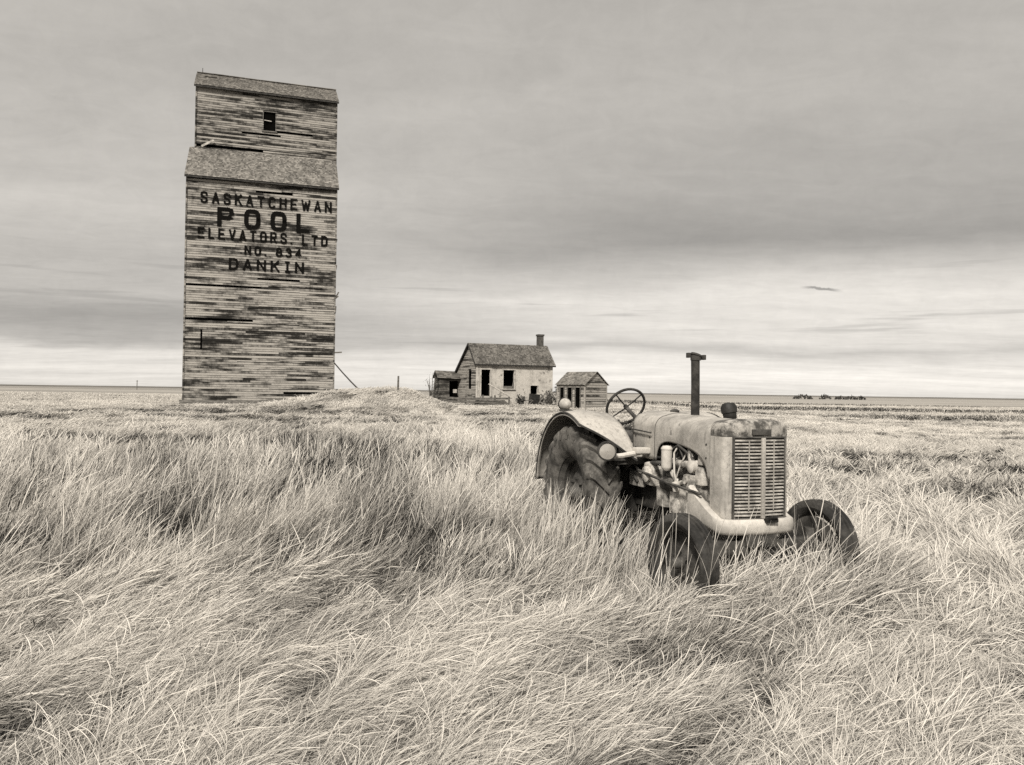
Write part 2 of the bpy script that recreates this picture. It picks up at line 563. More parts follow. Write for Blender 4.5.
# ------------------------------------------------------------------ board walls
def board_wall(mb, sound, O, U, N, width, z0, z1, bh=0.15, xr=None, holes=(), miss=0.02, seed=0, maxlen=5.0, th=0.019):
    """rows of lapped boards on a vertical wall. O origin (x,y), U unit direction along, N outward normal.
    xr(z)->(x0,x1) limits, holes: (x0,x1,z0,z1) left open."""
    rr = random.Random(seed)
    U = Vector((U[0], U[1], 0)); N = Vector((N[0], N[1], 0)); O = Vector((O[0], O[1], 0))
    n = int(math.ceil((z1 - z0) / bh))
    for i in range(n):
        za, zb = z0 + i * bh, min(z0 + (i + 1) * bh, z1)
        x0, x1 = (0.0, width) if xr is None else xr((za + zb) / 2)
        if x1 - x0 < 0.05:
            continue
        segs = [(x0, x1)]
        for h in holes:
            if zb > h[2] + 0.02 and za < h[3] - 0.02:
                ns = []
                for s in segs:
                    if h[1] <= s[0] or h[0] >= s[1]:
                        ns.append(s)
                        continue
                    if h[0] > s[0]: ns.append((s[0], h[0]))
                    if h[1] < s[1]: ns.append((h[1], s[1]))
                segs = ns
        for s in segs:
            x = s[0]
            while x < s[1] - 1e-4:
                L = rr.uniform(0.45, 1.0) * maxlen
                e = min(s[1], x + L)
                if s[1] - e < 0.4: e = s[1]
                if rr.random() < miss and e < s[1] and not (sound and sound[0] < za < sound[1]):
                    x = e
                    continue
                t0, t1 = rr.uniform(0, 0.012), rr.uniform(0, 0.012)
                sag0, sag1 = rr.uniform(-0.012, 0.004), rr.uniform(-0.012, 0.004)
                g = rr.uniform(0.002, 0.014)
                if not (sound and sound[0] < za < sound[1]) and rr.random() < (0.04 if x < 0.1 else 0.2): g += rr.uniform(.015, .06)
                tone = rr.random()
                lo0, lo1 = za + g + sag0, za + g + sag1
                hi0, hi1 = zb + sag0 + 0.004, zb + sag1 + 0.004
                vs = []
                for (xx, lo, hi, tt) in ((x + 0.003, lo0, hi0, t0), (e - 0.003, lo1, hi1, t1)):
                    for (zz_, oo) in ((lo, 0.0), (lo, th + tt + 0.012), (hi, th * 0.5 + tt * 0.5), (hi, 0.0)):
                        p = O + U * xx + N * oo
                        vs.append((p.x, p.y, zz_))
                mb.add(vs, [(0, 1, 2, 3), (7, 6, 5, 4), (0, 4, 5, 1), (1, 5, 6, 2), (2, 6, 7, 3), (3, 7, 4, 0)], tone)
                x = e


def roof_plane(mb, A, B, C, D, rows, seed, th=0.025, cols=26):
    """shingle courses; A,B eave ends, D,C ridge ends (A->B along the eave)"""
    rr = random.Random(seed)
    A, B, C, D = map(Vector, (A, B, C, D))
    nrm = (B - A).cross(D - A).normalized()
    if nrm.z < 0: nrm = -nrm
    for i in range(rows):
        f0, f1 = i / rows, min(1.0, (i + 1.25) / rows)
        x = 0.0
        while x < 1.0 - 1e-6:
            e = min(1.0, x + rr.uniform(0.6, 1.4) / cols)
            if 1 - e < 0.3 / cols: e = 1.0
            ra, rb = (f0 + rr.uniform(-0.12, 0.02) / rows), f1
            if i == 0: ra = f0 - rr.uniform(0, 0.15) / rows
            lift = th + rr.uniform(0, 0.012)
            p = [A.lerp(B, x).lerp(D.lerp(C, x), ra) + nrm * lift, A.lerp(B, e).lerp(D.lerp(C, e), ra) + nrm * lift,
                 A.lerp(B, e).lerp(D.lerp(C, e), rb) + nrm * 0.004, A.lerp(B, x).lerp(D.lerp(C, x), rb) + nrm * 0.004]
            q = [v - nrm * (th * 0.9) for v in p]
            mb.add(p + q, [(0, 1, 2, 3), (7, 6, 5, 4), (0, 4, 5, 1), (1, 5, 6, 2), (2, 6, 7, 3), (3, 7, 4, 0)], rr.random())
            x = e


# ------------------------------------------------------------------ block letters (stroke font on a 0..1 grid)
def arc(cx_, cy_, rx, ry, a0, a1, n=10):
    return [(cx_ + rx * math.cos(R(a0 + (a1 - a0) * i / n)), cy_ + ry * math.sin(R(a0 + (a1 - a0) * i / n))) for i in range(n + 1)]


def rrect(a0, a1, ry=0.5):
    """squarish bowl like a sign painter's O"""
    return [(0.5 + 0.5 * math.copysign(abs(math.cos(R(t))) ** 0.62, math.cos(R(t))), 0.5 + ry * math.copysign(abs(math.sin(R(t))) ** 0.62, math.sin(R(t))))
            for t in [a0 + (a1 - a0) * i / 24 for i in range(25)]]


GL = {
    'S': [[(0.97, 0.78), (0.86, 0.95), (0.6, 1.0), (0.35, 1.0), (0.1, 0.95), (0.02, 0.78), (0.1, 0.6), (0.35, 0.53), (0.65, 0.47), (0.9, 0.4), (0.98, 0.22), (0.9, 0.05), (0.65, 0.0), (0.35, 0.0), (0.12, 0.05), (0.03, 0.22)]],
    'A': [[(0, 0), (0.5, 1.0), (1, 0)], [(0.2, 0.3), (0.8, 0.3)]],
    'K': [[(0, 0), (0, 1)], [(0.95, 1), (0.05, 0.4)], [(0.35, 0.62), (1, 0)]],
    'T': [[(0, 1), (1, 1)], [(0.5, 1), (0.5, 0)]],
    'C': [rrect(38, 322)],
    'H': [[(0, 0), (0, 1)], [(1, 0), (1, 1)], [(0, 0.5), (1, 0.5)]],
    'E': [[(1, 1), (0, 1), (0, 0), (1, 0)], [(0, 0.52), (0.8, 0.52)]],
    'W': [[(0, 1), (0.26, 0), (0.5, 0.8), (0.74, 0), (1, 1)]],
    'N': [[(0, 0), (0, 1), (1, 0), (1, 1)]],
    'P': [[(0, 0), (0, 1), (0.7, 1), (0.93, 0.94), (1, 0.75), (0.93, 0.55), (0.7, 0.47), (0, 0.47)]],
    'O': [rrect(0, 360)],
    'L': [[(0, 1), (0, 0), (0.95, 0)]],
    'V': [[(0, 1), (0.5, 0), (1, 1)]],
    'R': [[(0, 0), (0, 1), (0.7, 1), (0.93, 0.94), (1, 0.76), (0.93, 0.58), (0.7, 0.5), (0, 0.5)], [(0.5, 0.5), (1, 0)]],
    'D': [[(0, 0), (0, 1), (0.6, 1), (0.88, 0.92), (1, 0.7), (1, 0.3), (0.88, 0.08), (0.6, 0), (0, 0)]],
    'I': [[(0.5, 0), (0.5, 1)], [(0.15, 1), (0.85, 1)], [(0.15, 0), (0.85, 0)]],
    '.': [[(0.0, 0.0), (0.16, 0.0)]],
    '8': [arc(0.5, 0.75, 0.42, 0.25, 0, 360, 16), arc(0.5, 0.26, 0.5, 0.26, 0, 360, 16)],
    '3': [arc(0.45, 0.76, 0.45, 0.24, 150, -90, 12), arc(0.45, 0.26, 0.5, 0.26, 90, -150, 12)],
    '4': [[(0.72, 0), (0.72, 1), (0, 0.3), (1, 0.3)]],
}
NARROW = {'W': 1.3, '.': 0.25, 'I': 0.7, 'L': 0.9}


def letters(mb, text, x0, x1, z0, h, stroke, gap=0.55, y=-0.075):
    """flat painted strokes on the plane y (local), text spread from x0 to x1"""
    ws = []
    for ch in text:
        ws.append(0.5 if ch == ' ' else NARROW.get(ch, 1.0))
    unit = (x1 - x0) / (sum(ws) + gap * (len(text) - 1))
    x = x0
    for ch, wd in zip(text, ws):
        if ch != ' ':
            W_ = unit * wd - stroke
            for si, line in enumerate(GL[ch]):
                sc_ = 1.0 if ch == '.' else 1.0
                pts = [Vector((x + stroke / 2 + px * (W_ if ch != '.' else unit * 0.3), z0 + stroke / 2 + pz * (h - stroke))) for px, pz in line]
                for i in range(len(pts) - 1):
                    a_, b_ = pts[i], pts[i + 1]
                    d = (b_ - a_)
                    if d.length < 1e-6: continue
                    d.normalize()
                    nn = Vector((-d.y, d.x)) * stroke / 2
                    ex = d * stroke * 0.42
                    q = [a_ - ex - nn, b_ + ex - nn, b_ + ex + nn, a_ - ex + nn]
                    yy = y - 0.0006 * ((i + 7 * si) % 23)
                    mb.add([(p.x, yy, p.y) for p in q], [(0, 1, 2, 3)])
        x += unit * (wd + gap)


# ------------------------------------------------------------------ grain elevator
EL_A = R(18.2)
EL_O = Vector((-22.18, 54.0, 0.0))
EL_W, EL_D = 9.92, 9.0


def elevator():
    zb = 0.55
    t = thing('grain_elevator', (EL_O.x, EL_O.y, zb), EL_A,
              'tall weathered wooden grain elevator with peeling boards and faded black lettering', 'grain elevator')
    H1 = 16.45 - zb          # lower eave
    b = 2.2                  # setback of the upper house
    HJ = 18.75 - zb           # where the lower roof meets the upper house
    H2 = 23.3 - zb          # upper eave
    HR = 24.85 - zb          # ridge
    ux0, ux1 = 0.36, EL_W + 0.12
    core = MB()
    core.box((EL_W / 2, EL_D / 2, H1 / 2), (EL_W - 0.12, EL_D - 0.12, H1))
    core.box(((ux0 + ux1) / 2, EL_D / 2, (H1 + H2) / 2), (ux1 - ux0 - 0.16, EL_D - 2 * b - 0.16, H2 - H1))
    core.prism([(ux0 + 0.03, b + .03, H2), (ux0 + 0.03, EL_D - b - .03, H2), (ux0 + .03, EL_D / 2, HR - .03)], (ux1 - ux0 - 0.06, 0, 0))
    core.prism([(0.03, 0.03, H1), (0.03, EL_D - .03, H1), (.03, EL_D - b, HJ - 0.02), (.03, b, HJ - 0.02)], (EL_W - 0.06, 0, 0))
    core.build('shade_core', M['shade_black'], t)  # solid black core: shade behind gaps and window put into colour
    low = MB()
    board_wall(low, (9.2, 14.8), (0, 0), (1, 0), (0, -1), EL_W, 0, H1, 0.155, holes=[(1.02, 1.14, 4.0, 5.2)], miss=0.03, seed=29)
    low2 = low
    board_wall(low2, None, (EL_W, 0), (0, 1), (1, 0), EL_D, 0, H1, 0.155, miss=0.03, seed=4)
    board_wall(low2, None, (0, EL_D), (0, -1), (-1, 0), EL_D, 0, H1, 0.155, miss=0.03, seed=5)
    board_wall(low2, None, (EL_W, EL_D), (-1, 0), (0, 1), EL_W, 0, H1, 0.155, miss=0.03, seed=6)

    def gl(z):
        f = max(0, min(1, (z - H1) / (HJ - H1)))
        return (b * f, EL_D - b * f)
    board_wall(low2, None, (EL_W, 0), (0, 1), (1, 0), EL_D, H1, HJ, 0.155, xr=gl, seed=7)
    board_wall(low2, None, (0, EL_D), (0, -1), (-1, 0), EL_D, H1, HJ, 0.155, xr=gl, seed=8)
    # corner boards
    for (x, y) in ((-0.02, -0.02), (EL_W + 0.02, -0.02), (-0.02, EL_D + 0.02), (EL_W + 0.02, EL_D + 0.02)):
        low.box((x, y, H1 / 2), (0.1, 0.1, H1), tone=0.3)
    low.build('lower_wall', M['siding'], t)
    up = MB()
    UD = EL_D - 2 * b
    wx0, wx1, wz0, wz1 = 4.9, 5.72, 20.5 - zb, 21.85 - zb
    board_wall(up, None, (ux0, b), (1, 0), (0, -1), ux1 - ux0, H1 + 1.8, H2, 0.155, holes=[(wx0 - ux0, wx1 - ux0, wz0, wz1)], miss=0.02, seed=13)
    board_wall(up, None, (ux1, b), (0, 1), (1, 0), UD, HJ - .6, H2, 0.155, seed=14)
    board_wall(up, None, (ux0, EL_D - b), (0, -1), (-1, 0), UD, HJ - .6, H2, 0.155, seed=15)
    board_wall(up, None, (ux1, EL_D - b), (-1, 0), (0, 1), ux1 - ux0, H1 + 1.8, H2, 0.155, seed=16)

    def gu(z):
        f = max(0, min(1, (z - H2) / (HR - H2)))
        return (UD / 2 * f, UD - UD / 2 * f)
    board_wall(up, None, (ux1, b), (0, 1), (1, 0), UD, H2, HR, 0.155, xr=gu, seed=17)
    board_wall(up, None, (ux0, EL_D - b), (0, -1), (-1, 0), UD, H2, HR, 0.155, xr=gu, seed=18)
    for (x, y) in ((ux0 - .02, b - .02), (ux1 + .02, b - .02), (ux0 - .02, EL_D - b + .02), (ux1 + .02, EL_D - b + .02)):
        up.box((x, y, (HJ + H2) / 2 - .3), (0.1, 0.1, H2 - HJ + 0.6), tone=0.2)
    up.build('upper_wall', M['siding_upper'], t)
    # roofs
    lr = MB()
    ov, oe = 0.28, 0.16
    s1 = (HJ - H1) / b
    roof_plane(lr, (-oe, -ov, H1 - ov * s1 + .05), (EL_W + oe, -ov, H1 - ov * s1 + .05), (EL_W + oe, b, HJ + .05), (-0.03, b, HJ + .05), 22, 21, cols=90)
    roof_plane(lr, (EL_W + oe, EL_D + ov, H1 - ov * s1 + .05), (-oe, EL_D + ov, H1 - ov * s1 + .05), (-oe, EL_D - b, HJ + .05), (EL_W + oe, EL_D - b, HJ + .05), 18, 22, cols=44)
    lr.build('lower_roof', M['shingle'], t)
    ur = MB()
    s2 = (HR - H2) / (UD / 2)
    roof_plane(ur, (ux0 - oe, b - ov, H2 - ov * s2 + .05), (ux1 + oe, b - ov, H2 - ov * s2 + .05), (ux1 + oe, EL_D / 2, HR + .05), (ux0 - oe, EL_D / 2, HR + .05), 20, 23, cols=90)
    roof_plane(ur, (ux1 + oe, EL_D - b + ov, H2 - ov * s2 + .05), (ux0 - oe, EL_D - b + ov, H2 - ov * s2 + .05), (ux0 - oe, EL_D / 2, HR + .05), (ux1 + oe, EL_D / 2, HR + .05), 16, 24, cols=44)
    for k in range(9):
        x = ux0 - oe + (ux1 - ux0 + 2 * oe) * k / 9
        ur.box((x + 0.57, EL_D / 2, HR + 0.09 + random.uniform(-.01, .01)), (1.1, 0.26, 0.04), tone=random.random())
    uro = ur.build('upper_roof', M['shingle'], t)
    # fascia under the eaves
    fa = MB()
    fa.box((EL_W / 2, -ov + .03, H1 - ov * s1 - .02), (EL_W + 2 * oe, 0.05, 0.13))
    fa.build('eave_board', M['rust_dark'], t)
    fa = MB()
    fa.box(((ux0 + ux1) / 2, b - ov + .03, H2 - ov * s2 - .02), (ux1 - ux0 + 2 * oe, 0.05, 0.13))
    fa.build('eave_board', M['rust_dark'], t)
    hatch = MB()
    yy = b + 0.75 * UD / 2
    hatch.box((1.2, yy - .12, H2 + (yy - b) * s2 + .04), (0.8, 0.35, 0.16), tone=.3)
    hatch.build('roof_hatch', M['old_wood'], uro)
    rod = MB()
    rod.cyl((0.6, EL_D / 2, HR), (0.6, EL_D / 2, HR + 0.45), 0.022, n=6)
    rod.build('lightning_rod', M['rust_dark'], uro)
    wf = MB()
    cxw, czw = (wx0 + wx1) / 2, (wz0 + wz1) / 2
    for sx_ in (wx0 - .04, wx1 + .04):
        wf.box((sx_ , b - 0.01, czw), (0.05, 0.04, wz1 - wz0 + .2))
    wf.box((cxw, b - 0.012, wz1 + .05), (wx1 - wx0 + .1, 0.04, 0.06))
    wf.box((cxw, b - 0.05, wz0 - .05), (wx1 - wx0 + .24, 0.1, 0.08))
    wfo = wf.build('window', M['old_wood'], t)
    sb = MB()
    sb.box((cxw - .12, b - 0.012, czw + .06), (0.5, 0.03, 0.05), Matrix.Rotation(R(4), 3, 'Y'))
    sb.build('sash', M['trim'], wfo)
    lb = MB()
    lb.box((1.15, b - 0.2, HJ + 0.36), (0.95, 0.03, 0.14), Matrix.Rotation(R(-32), 3, 'Y'))
    lb.build('loose_board', M['trim'], t)
    fb = MB()
    for q_, (z, L, an, x) in enumerate(((7.05, 0.5, 62, .16), (6.85, 0.42, 40, .1), (6.0, 0.5, 85, .07), (2.95, 0.62, 4, .26), (9.0, 0.4, 80, .06), (10.9, 0.35, 75, .05))):
        fb = MB()
        fb.box((EL_W + x, 0.0, z + 1.0), (L, 0.03, 0.1), Matrix.Rotation(R(-an), 3, 'Y'))
        fb.build('splintered_board', M['old_wood'], t)
    sk = MB()
    sk.box((EL_W / 2, -0.11, 0.22), (EL_W + .5, 0.06, 0.5), Matrix.Rotation(R(-14), 3, 'X'))
    sk.build('skirt_board', M['old_wood'], t)

    # lettering, one part per line
    def line(text, x0, x1, z0, h, st, gap):
        mb = MB()
        letters(mb, text, x0, x1, z0 - zb, h, st, gap)
        mb.build('lettering', M['black_paint'], t)
    line('SASKATCHEWAN', 0.85, 9.6, 14.42, 0.80, 0.135, 0.52)
    line('POOL', 1.95, 8.15, 12.86, 1.38, 0.28, 0.62)
    line('ELEVATORS. LTD', 0.72, 9.35, 12.0, 0.76, 0.13, 0.5)
    line('NO. 834.', 3.75, 7.9, 11.06, 0.66, 0.125, 0.5)
    line('DANKIN', 2.75, 7.75, 9.98, 0.82, 0.145, 0.5)
    return t


elevator()


def leaning_cable():
    U = Vector((math.cos(EL_A), math.sin(EL_A), 0))
    p0 = EL_O + U * (EL_W + 0.05) + Vector((0.0, 0.0, 3.75))
    x1, y1 = -8.95, 47.6
    p1 = Vector((x1, y1, hz(x1, y1) - 0.1))
    mb = MB()
    mb.tube([p0, p0.lerp(p1, .33) - Vector((0, 0, .05)), p0.lerp(p1, .66) - Vector((0, 0, .05)), p1], 0.045, 8)
    o = mb.build('guy_wire', M['rust_dark'], smooth=40)
    tag(o, 'straight dark stay slanting from the grain elevator wall down to the grass', 'guy wire')


leaning_cable()


# ------------------------------------------------------------------ farmhouse
HO = Vector((-2.88, 64.0, 0.0))
HA = R(22)


def farmhouse():
    zb = 0.75
    t = thing('farmhouse', (HO.x, HO.y, zb), HA, 'small abandoned whitewashed farmhouse with steep shingle roof and empty openings', 'house')
    W_, D_ = 6.75, 5.0
    ze, zr, zk = 4.2 - zb, 5.75 - zb, 3.45 - zb
    yr = 1.6
    # stucco front wall with openings, built of blocks round the holes
    holes = [(0.42, 1.22, 0.75, 2.88), (2.32, 3.3, 1.35, 2.88), (4.72, 5.4, 0.95, 1.65)]
    wall = MB()
    xs = sorted({0.0, W_} | {h[0] for h in holes} | {h[1] for h in holes})
    for i in range(len(xs) - 1):
        a_, b_ = xs[i], xs[i + 1]
        hh = [h for h in holes if h[0] <= a_ + 1e-6 and h[1] >= b_ - 1e-6]
        spans = [(0, ze)] if not hh else [(0, hh[0][2]), (hh[0][3], ze)]
        for s in spans:
            wall.box(((a_ + b_) / 2, 0.11, (s[0] + s[1]) / 2), (b_ - a_, 0.22, s[1] - s[0]))
    # right gable wall
    wall.prism([(W_ - .2, 0.22, 0), (W_ - .2, D_, 0), (W_ - .2, D_, zk), (W_ - .2, yr, zr - .04), (W_ - .2, 0.22, ze + .1)], (0.2, 0, 0))
    wall.box((W_ / 2, D_ - .1, zk / 2), (W_ - .5, 0.2, zk))
    wall.build('wall', M['stucco'], t)
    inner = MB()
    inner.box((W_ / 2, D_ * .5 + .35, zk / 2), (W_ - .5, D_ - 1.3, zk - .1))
    inner.build('shade_infill', M['shade_black'], t)  # solid black box in place of the unlit room
    gb = MB()

    def gx(z):
        # local coordinate from the back (0) to the front (D_)
        if z < zk: return (0, D_)
        lo = (z - zk) / (zr - zk) * (D_ - yr)
        hi = D_ if z < ze else D_ - (z - ze) / (zr - ze) * yr
        return (lo, max(lo, hi))
    board_wall(gb, None, (0.0, D_), (0, -1), (-1, 0), D_, 0, zr - .02, 0.14, xr=gx, holes=[(D_ - 1.75, D_ - 1.1, 1.3, 2.9)], seed=31, miss=0.05)
    gb.prism([(0.02, 0.02, 0), (0.02, D_, 0), (0.02, D_, zk), (0.02, yr, zr - .06), (0.02, 0.02, ze)], (0.12, 0, 0))
    gb.build('gable_wall', M['siding_house'], t)
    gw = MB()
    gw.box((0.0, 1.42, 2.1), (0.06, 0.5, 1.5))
    gw.build('window', M['shade_black'], t)  # black panel painting the shade in the gable opening
    # roof
    rf = MB()
    oe = 0.18
    sf = (zr - ze) / yr
    sr = (zr - zk) / (D_ - yr)
    roof_plane(rf, (-oe, -.22, ze - .22 * sf + .06), (W_ + oe, -.22, ze - .22 * sf + .06), (W_ + oe, yr, zr + .06), (-oe, yr, zr + .06), 18, 41, cols=62)
    roof_plane(rf, (W_ + oe, D_ + .2, zk - .2 * sr + .06), (-oe, D_ + .2, zk - .2 * sr + .06), (-oe, yr, zr + .06), (W_ + oe, yr, zr + .06), 24, 42, cols=40)
    ro = rf.build('roof', M['shingle_dark'], t)
    fa = MB()
    fa.box((W_ / 2, -.2, ze - .22 * sf + .02), (W_ + 2 * oe, 0.05, 0.12))
    ang = math.atan2(zr - ze, yr)
    L = math.hypot(yr + .22, (yr + .22) * sf)
    fa.box((-oe, (yr - .22) / 2, (zr + ze - .22 * sf) / 2), (0.05, L, 0.14), Matrix.Rotation(ang, 3, 'X'))
    ang2 = math.atan2(zr - zk, D_ - yr)
    L2 = math.hypot(D_ - yr + .2, (D_ - yr + .2) * sr)
    fa.box((-oe, (yr + D_ + .2) / 2, (zr + zk - .2 * sr) / 2), (0.05, L2, 0.14), Matrix.Rotation(-ang2, 3, 'X'))
    fa.build('eave_board', M['rust_dark'], ro)
    ch = MB()
    ch.box((6.32, 1.72, zr + .12), (0.46, 0.46, 1.6))
    ch.box((6.32, 1.72, zr + .94), (0.56, 0.56, 0.14))
    ch.build('chimney', M['brick'], ro)
    # door and window surrounds
    for nm, h in (('door_frame', holes[0]), ('window_frame', holes[1]), ('window_frame', holes[2])):
        f = MB()
        cx_ = (h[0] + h[1]) / 2
        ww = 0.1 if nm == 'door_frame' or h is holes[1] else 0.05
        f.box((h[0] - ww / 2 + .012, -.02, (h[2] + h[3]) / 2), (ww, 0.08, h[3] - h[2] + .1))
        f.box((h[1] + ww / 2 - .012, -.02, (h[2] + h[3]) / 2), (ww, 0.08, h[3] - h[2] + .1))
        f.box((cx_, -.022, h[3] + ww / 2 - .01), (h[1] - h[0] + 2 * ww, 0.08, ww))
        if nm == 'window_frame':
            f.box((cx_, -.05, h[2] - .03), (h[1] - h[0] + .2, 0.14, 0.07))
        fo = f.build(nm, M['trim'], t)
        if h is holes[1]:
            s = MB()
            s.box((h[1] - .12, 0.06, h[2] + .28), (0.05, 0.03, 0.6), Matrix.Rotation(R(12), 3, 'Y'))
            s.box((cx_, 0.07, h[2] + .12), (h[1] - h[0], 0.03, 0.2))
            s.build('broken_sash', M['old_wood'], fo)
    cb = MB()
    cb.box((0.06, -.03, ze / 2), (0.16, 0.06, ze - .05))
    cb.box((0.22, -.02, ze / 2 - .1), (0.1, 0.04, ze - .35))
    cb.build('corner_board', M['trim'], t)
    return t


farmhouse()


def local_to_world(O, ang, p):
    c, s = math.cos(ang), math.sin(ang)
    return Vector((O.x + c * p[0] - s * p[1], O.y + s * p[0] + c * p[1], p[2]))


def plank_deck():
    p = local_to_world(HO, HA, (0, 0, 0.7))
    t = thing('plank_deck', p, HA, 'collapsing weathered plank deck below the farmhouse doorway', 'deck')
    d = MB()
    rr = random.Random(5)
    for i in range(7):
        d.box((-0.4 + rr.uniform(-.1, .1), -0.3 - i * 0.24, 0.62 + rr.uniform(-.03, .03)), (5.4 + rr.uniform(-.5, .5), 0.2, 0.045),
              Matrix.Rotation(R(rr.uniform(-1.2, 1.2)), 3, 'Y'))
    for k in range(3):
        d.box((-0.6 + rr.uniform(-.15, .15), -2.02, 0.52 - k * 0.2), (5.2 + rr.uniform(-.6, .4), 0.05, 0.13), Matrix.Rotation(R(rr.uniform(-2, 2)), 3, 'Y'))
    d.build('decking', M['old_wood'], t)
    for x in (-2.9, -1.5, -0.1, 0.9, 2.1):
        q = MB()
        q.box((x, -1.95, 0.3), (0.11, 0.11, 0.95 + rr.uniform(-.1, .25)))
        q.build('post', M['old_wood'], t)
    rl = MB()
    rl.tube([(0.45, -1.7, 1.75), (2.2, -1.9, 0.75)], 0.05, 6)
    rl.build('handrail', M['trim'], t)
    return t


plank_deck()


def lean_shed():
    p = Vector((-6.1, 67.2, 0.75))
    t = thing('lean_to_shed', p, R(14), 'low dark tumbledown shed with open front beside the farmhouse gable end', 'shed')
    W_, D_ = 2.6, 2.6
    f = MB()
    board_wall(f, None, (0, 0), (1, 0), (0, -1), W_, 0, 2.3, 0.15, holes=[(0.85, 2.05, 0.2, 1.95)], seed=51, miss=0.05)
    board_wall(f, None, (0, D_), (0, -1), (-1, 0), D_, 0, 2.3, 0.15, seed=52, miss=.05)
    board_wall(f, None, (W_, 0), (0, 1), (1, 0), D_, 0, 2.3, 0.15, seed=53)
    board_wall(f, None, (W_, D_), (-1, 0), (0, 1), W_, 0, 2.3, 0.15, seed=54)
    f.build('wall', M['siding_dark'], t)
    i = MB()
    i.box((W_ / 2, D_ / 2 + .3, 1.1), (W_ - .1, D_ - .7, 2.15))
    i.build('shade_infill', M['shade_black'], t)  # black block painting the shade of the open front
    r = MB()
    roof_plane(r, (-.2, -.2, 2.2), (W_ + .2, -.2, 2.1), (W_ + .2, D_ * .5, 2.75), (-.2, D_ * .5, 2.85), 7, 55, cols=12)
    roof_plane(r, (W_ + .2, D_ + .2, 2.1), (-.2, D_ + .2, 2.2), (-.2, D_ * .5, 2.85), (W_ + .2, D_ * .5, 2.75), 7, 56, cols=12)
    r.build('roof', M['shingle_dark'], t)
    d = MB()
    d.box((1.35, 0.1, 1.1), (0.32, 0.05, 0.3))
    d.build('hanging_board', M['trim'], t)
    return t


lean_shed()


def outhouse():
    px = 585.0
    Y = 58.0
    zb = 0.55
    t = thing('wooden_outhouse', ((px - 512) / 800 * Y, Y, zb), R(45), 'small weathered outbuilding with three dark doorways beside the farmhouse', 'outbuilding')
    # corner at the origin; the gable end runs along +x, the doorway side along +y
    G, L = 2.5, 2.65
    ze, zr = 2.5 - zb, 3.38 - zb
    fr = MB()
    doors = [(0.42, 0.86, 0.1, 1.72), (1.22, 1.62, 0.1, 1.72), (1.98, 2.34, 0.1, 1.72)]
    board_wall(fr, None, (0, L), (0, -1), (-1, 0), L, 0, ze, 0.17, holes=[(L - b_, L - a_, c_, d_) for a_, b_, c_, d_ in doors], seed=61, miss=.02)
    board_wall(fr, None, (G, L), (-1, 0), (0, 1), G, 0, ze, 0.17, seed=62)
    board_wall(fr, None, (G, 0), (0, 1), (1, 0), L, 0, ze, 0.17, seed=63)

    def gx(z):
        f = max(0, (z - ze) / (zr - ze))
        return (G / 2 * f, G - G / 2 * f)
    board_wall(fr, None, (0, 0), (1, 0), (0, -1), G, 0, zr, 0.17, xr=gx, seed=64, miss=.06)
    board_wall(fr, None, (G, L), (-1, 0), (0, 1), G, ze, zr, 0.17, xr=gx, seed=65)
    for (x, y) in ((0, 0), (G, 0), (0, L), (G, L)):
        fr.box((x, y, ze / 2), (0.09, 0.09, ze), tone=.9)
    fr.build('wall', M['siding_shed'], t)
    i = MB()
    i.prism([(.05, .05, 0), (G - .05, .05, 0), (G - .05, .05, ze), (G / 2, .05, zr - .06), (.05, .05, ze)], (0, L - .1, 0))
    i.build('shade_infill', M['shade_black'], t)  # black filling behind the doorways, shade put into colour
    for a_, b_, c_, d_ in doors:
        f = MB()
        f.box((-.045, a_ - .03, (c_ + d_) / 2), (0.05, 0.07, d_ - c_ + .05))
        f.box((-.045, b_ + .03, (c_ + d_) / 2), (0.05, 0.07, d_ - c_ + .05))
        f.build('door_frame', M['old_wood'], t)
    r = MB()
    s = (zr - ze) / (G / 2)
    ov = .16
    roof_plane(r, (-ov, L + .12, ze - ov * s + .05), (-ov, -.14, ze - ov * s + .05), (G / 2, -.14, zr + .05), (G / 2, L + .12, zr + .05), 12, 66, cols=26)
    roof_plane(r, (G + ov, -.14, ze - ov * s + .05), (G + ov, L + .12, ze - ov * s + .05), (G / 2, L + .12, zr + .05), (G / 2, -.14, zr + .05), 12, 67, cols=26)
    r.build('roof', M['shingle'], t)
    return t


outhouse()


# ------------------------------------------------------------------ twiggy shrubs, debris, posts
def shrub(loc, w_, h_, n, seed, label, name='bare_shrub', group=None, leaf=0.09):
    rr = random.Random(seed)
    t = thing(name, loc, 0, label, 'shrub', group)
    st, lf = MB(), MB()
    for i in range(n):
        a_ = rr.uniform(0, 6.283)
        r0, r1 = rr.uniform(0, .15) * w_, rr.uniform(.15, .55) * w_
        hh = h_ * rr.uniform(.5, 1.05)
        p0 = Vector((r0 * math.cos(a_), r0 * math.sin(a_), -.1))
        p2 = Vector((r1 * math.cos(a_ + rr.uniform(-.4, .4)), r1 * math.sin(a_), hh))
        p1 = p0.lerp(p2, .5) + Vector((0, 0, hh * .12))
        st.tube([p0, p1, p2], [0.02 * h_, 0.014 * h_, 0.004 * h_], 5)
        for k in range(16):
            f = rr.uniform(.3, 1.0)
            q = p0.lerp(p2, f) + Vector((rr.gauss(0, .09) * w_, rr.gauss(0, .09) * w_, rr.gauss(0, .07) * h_))
            u = Vector((rr.gauss(0, 1), rr.gauss(0, 1), rr.gauss(0, 1))).normalized()
            v = u.orthogonal().normalized()
            s = leaf * rr.uniform(.6, 1.4)
            lf.add([q - u * s, q + v * s * .5, q + u * s, q - v * s * .5], [(0, 1, 2, 3)], rr.random())
    st.build('stem', M['old_wood'], t)
    lf.build('foliage', M['leaf'], t)
    return t


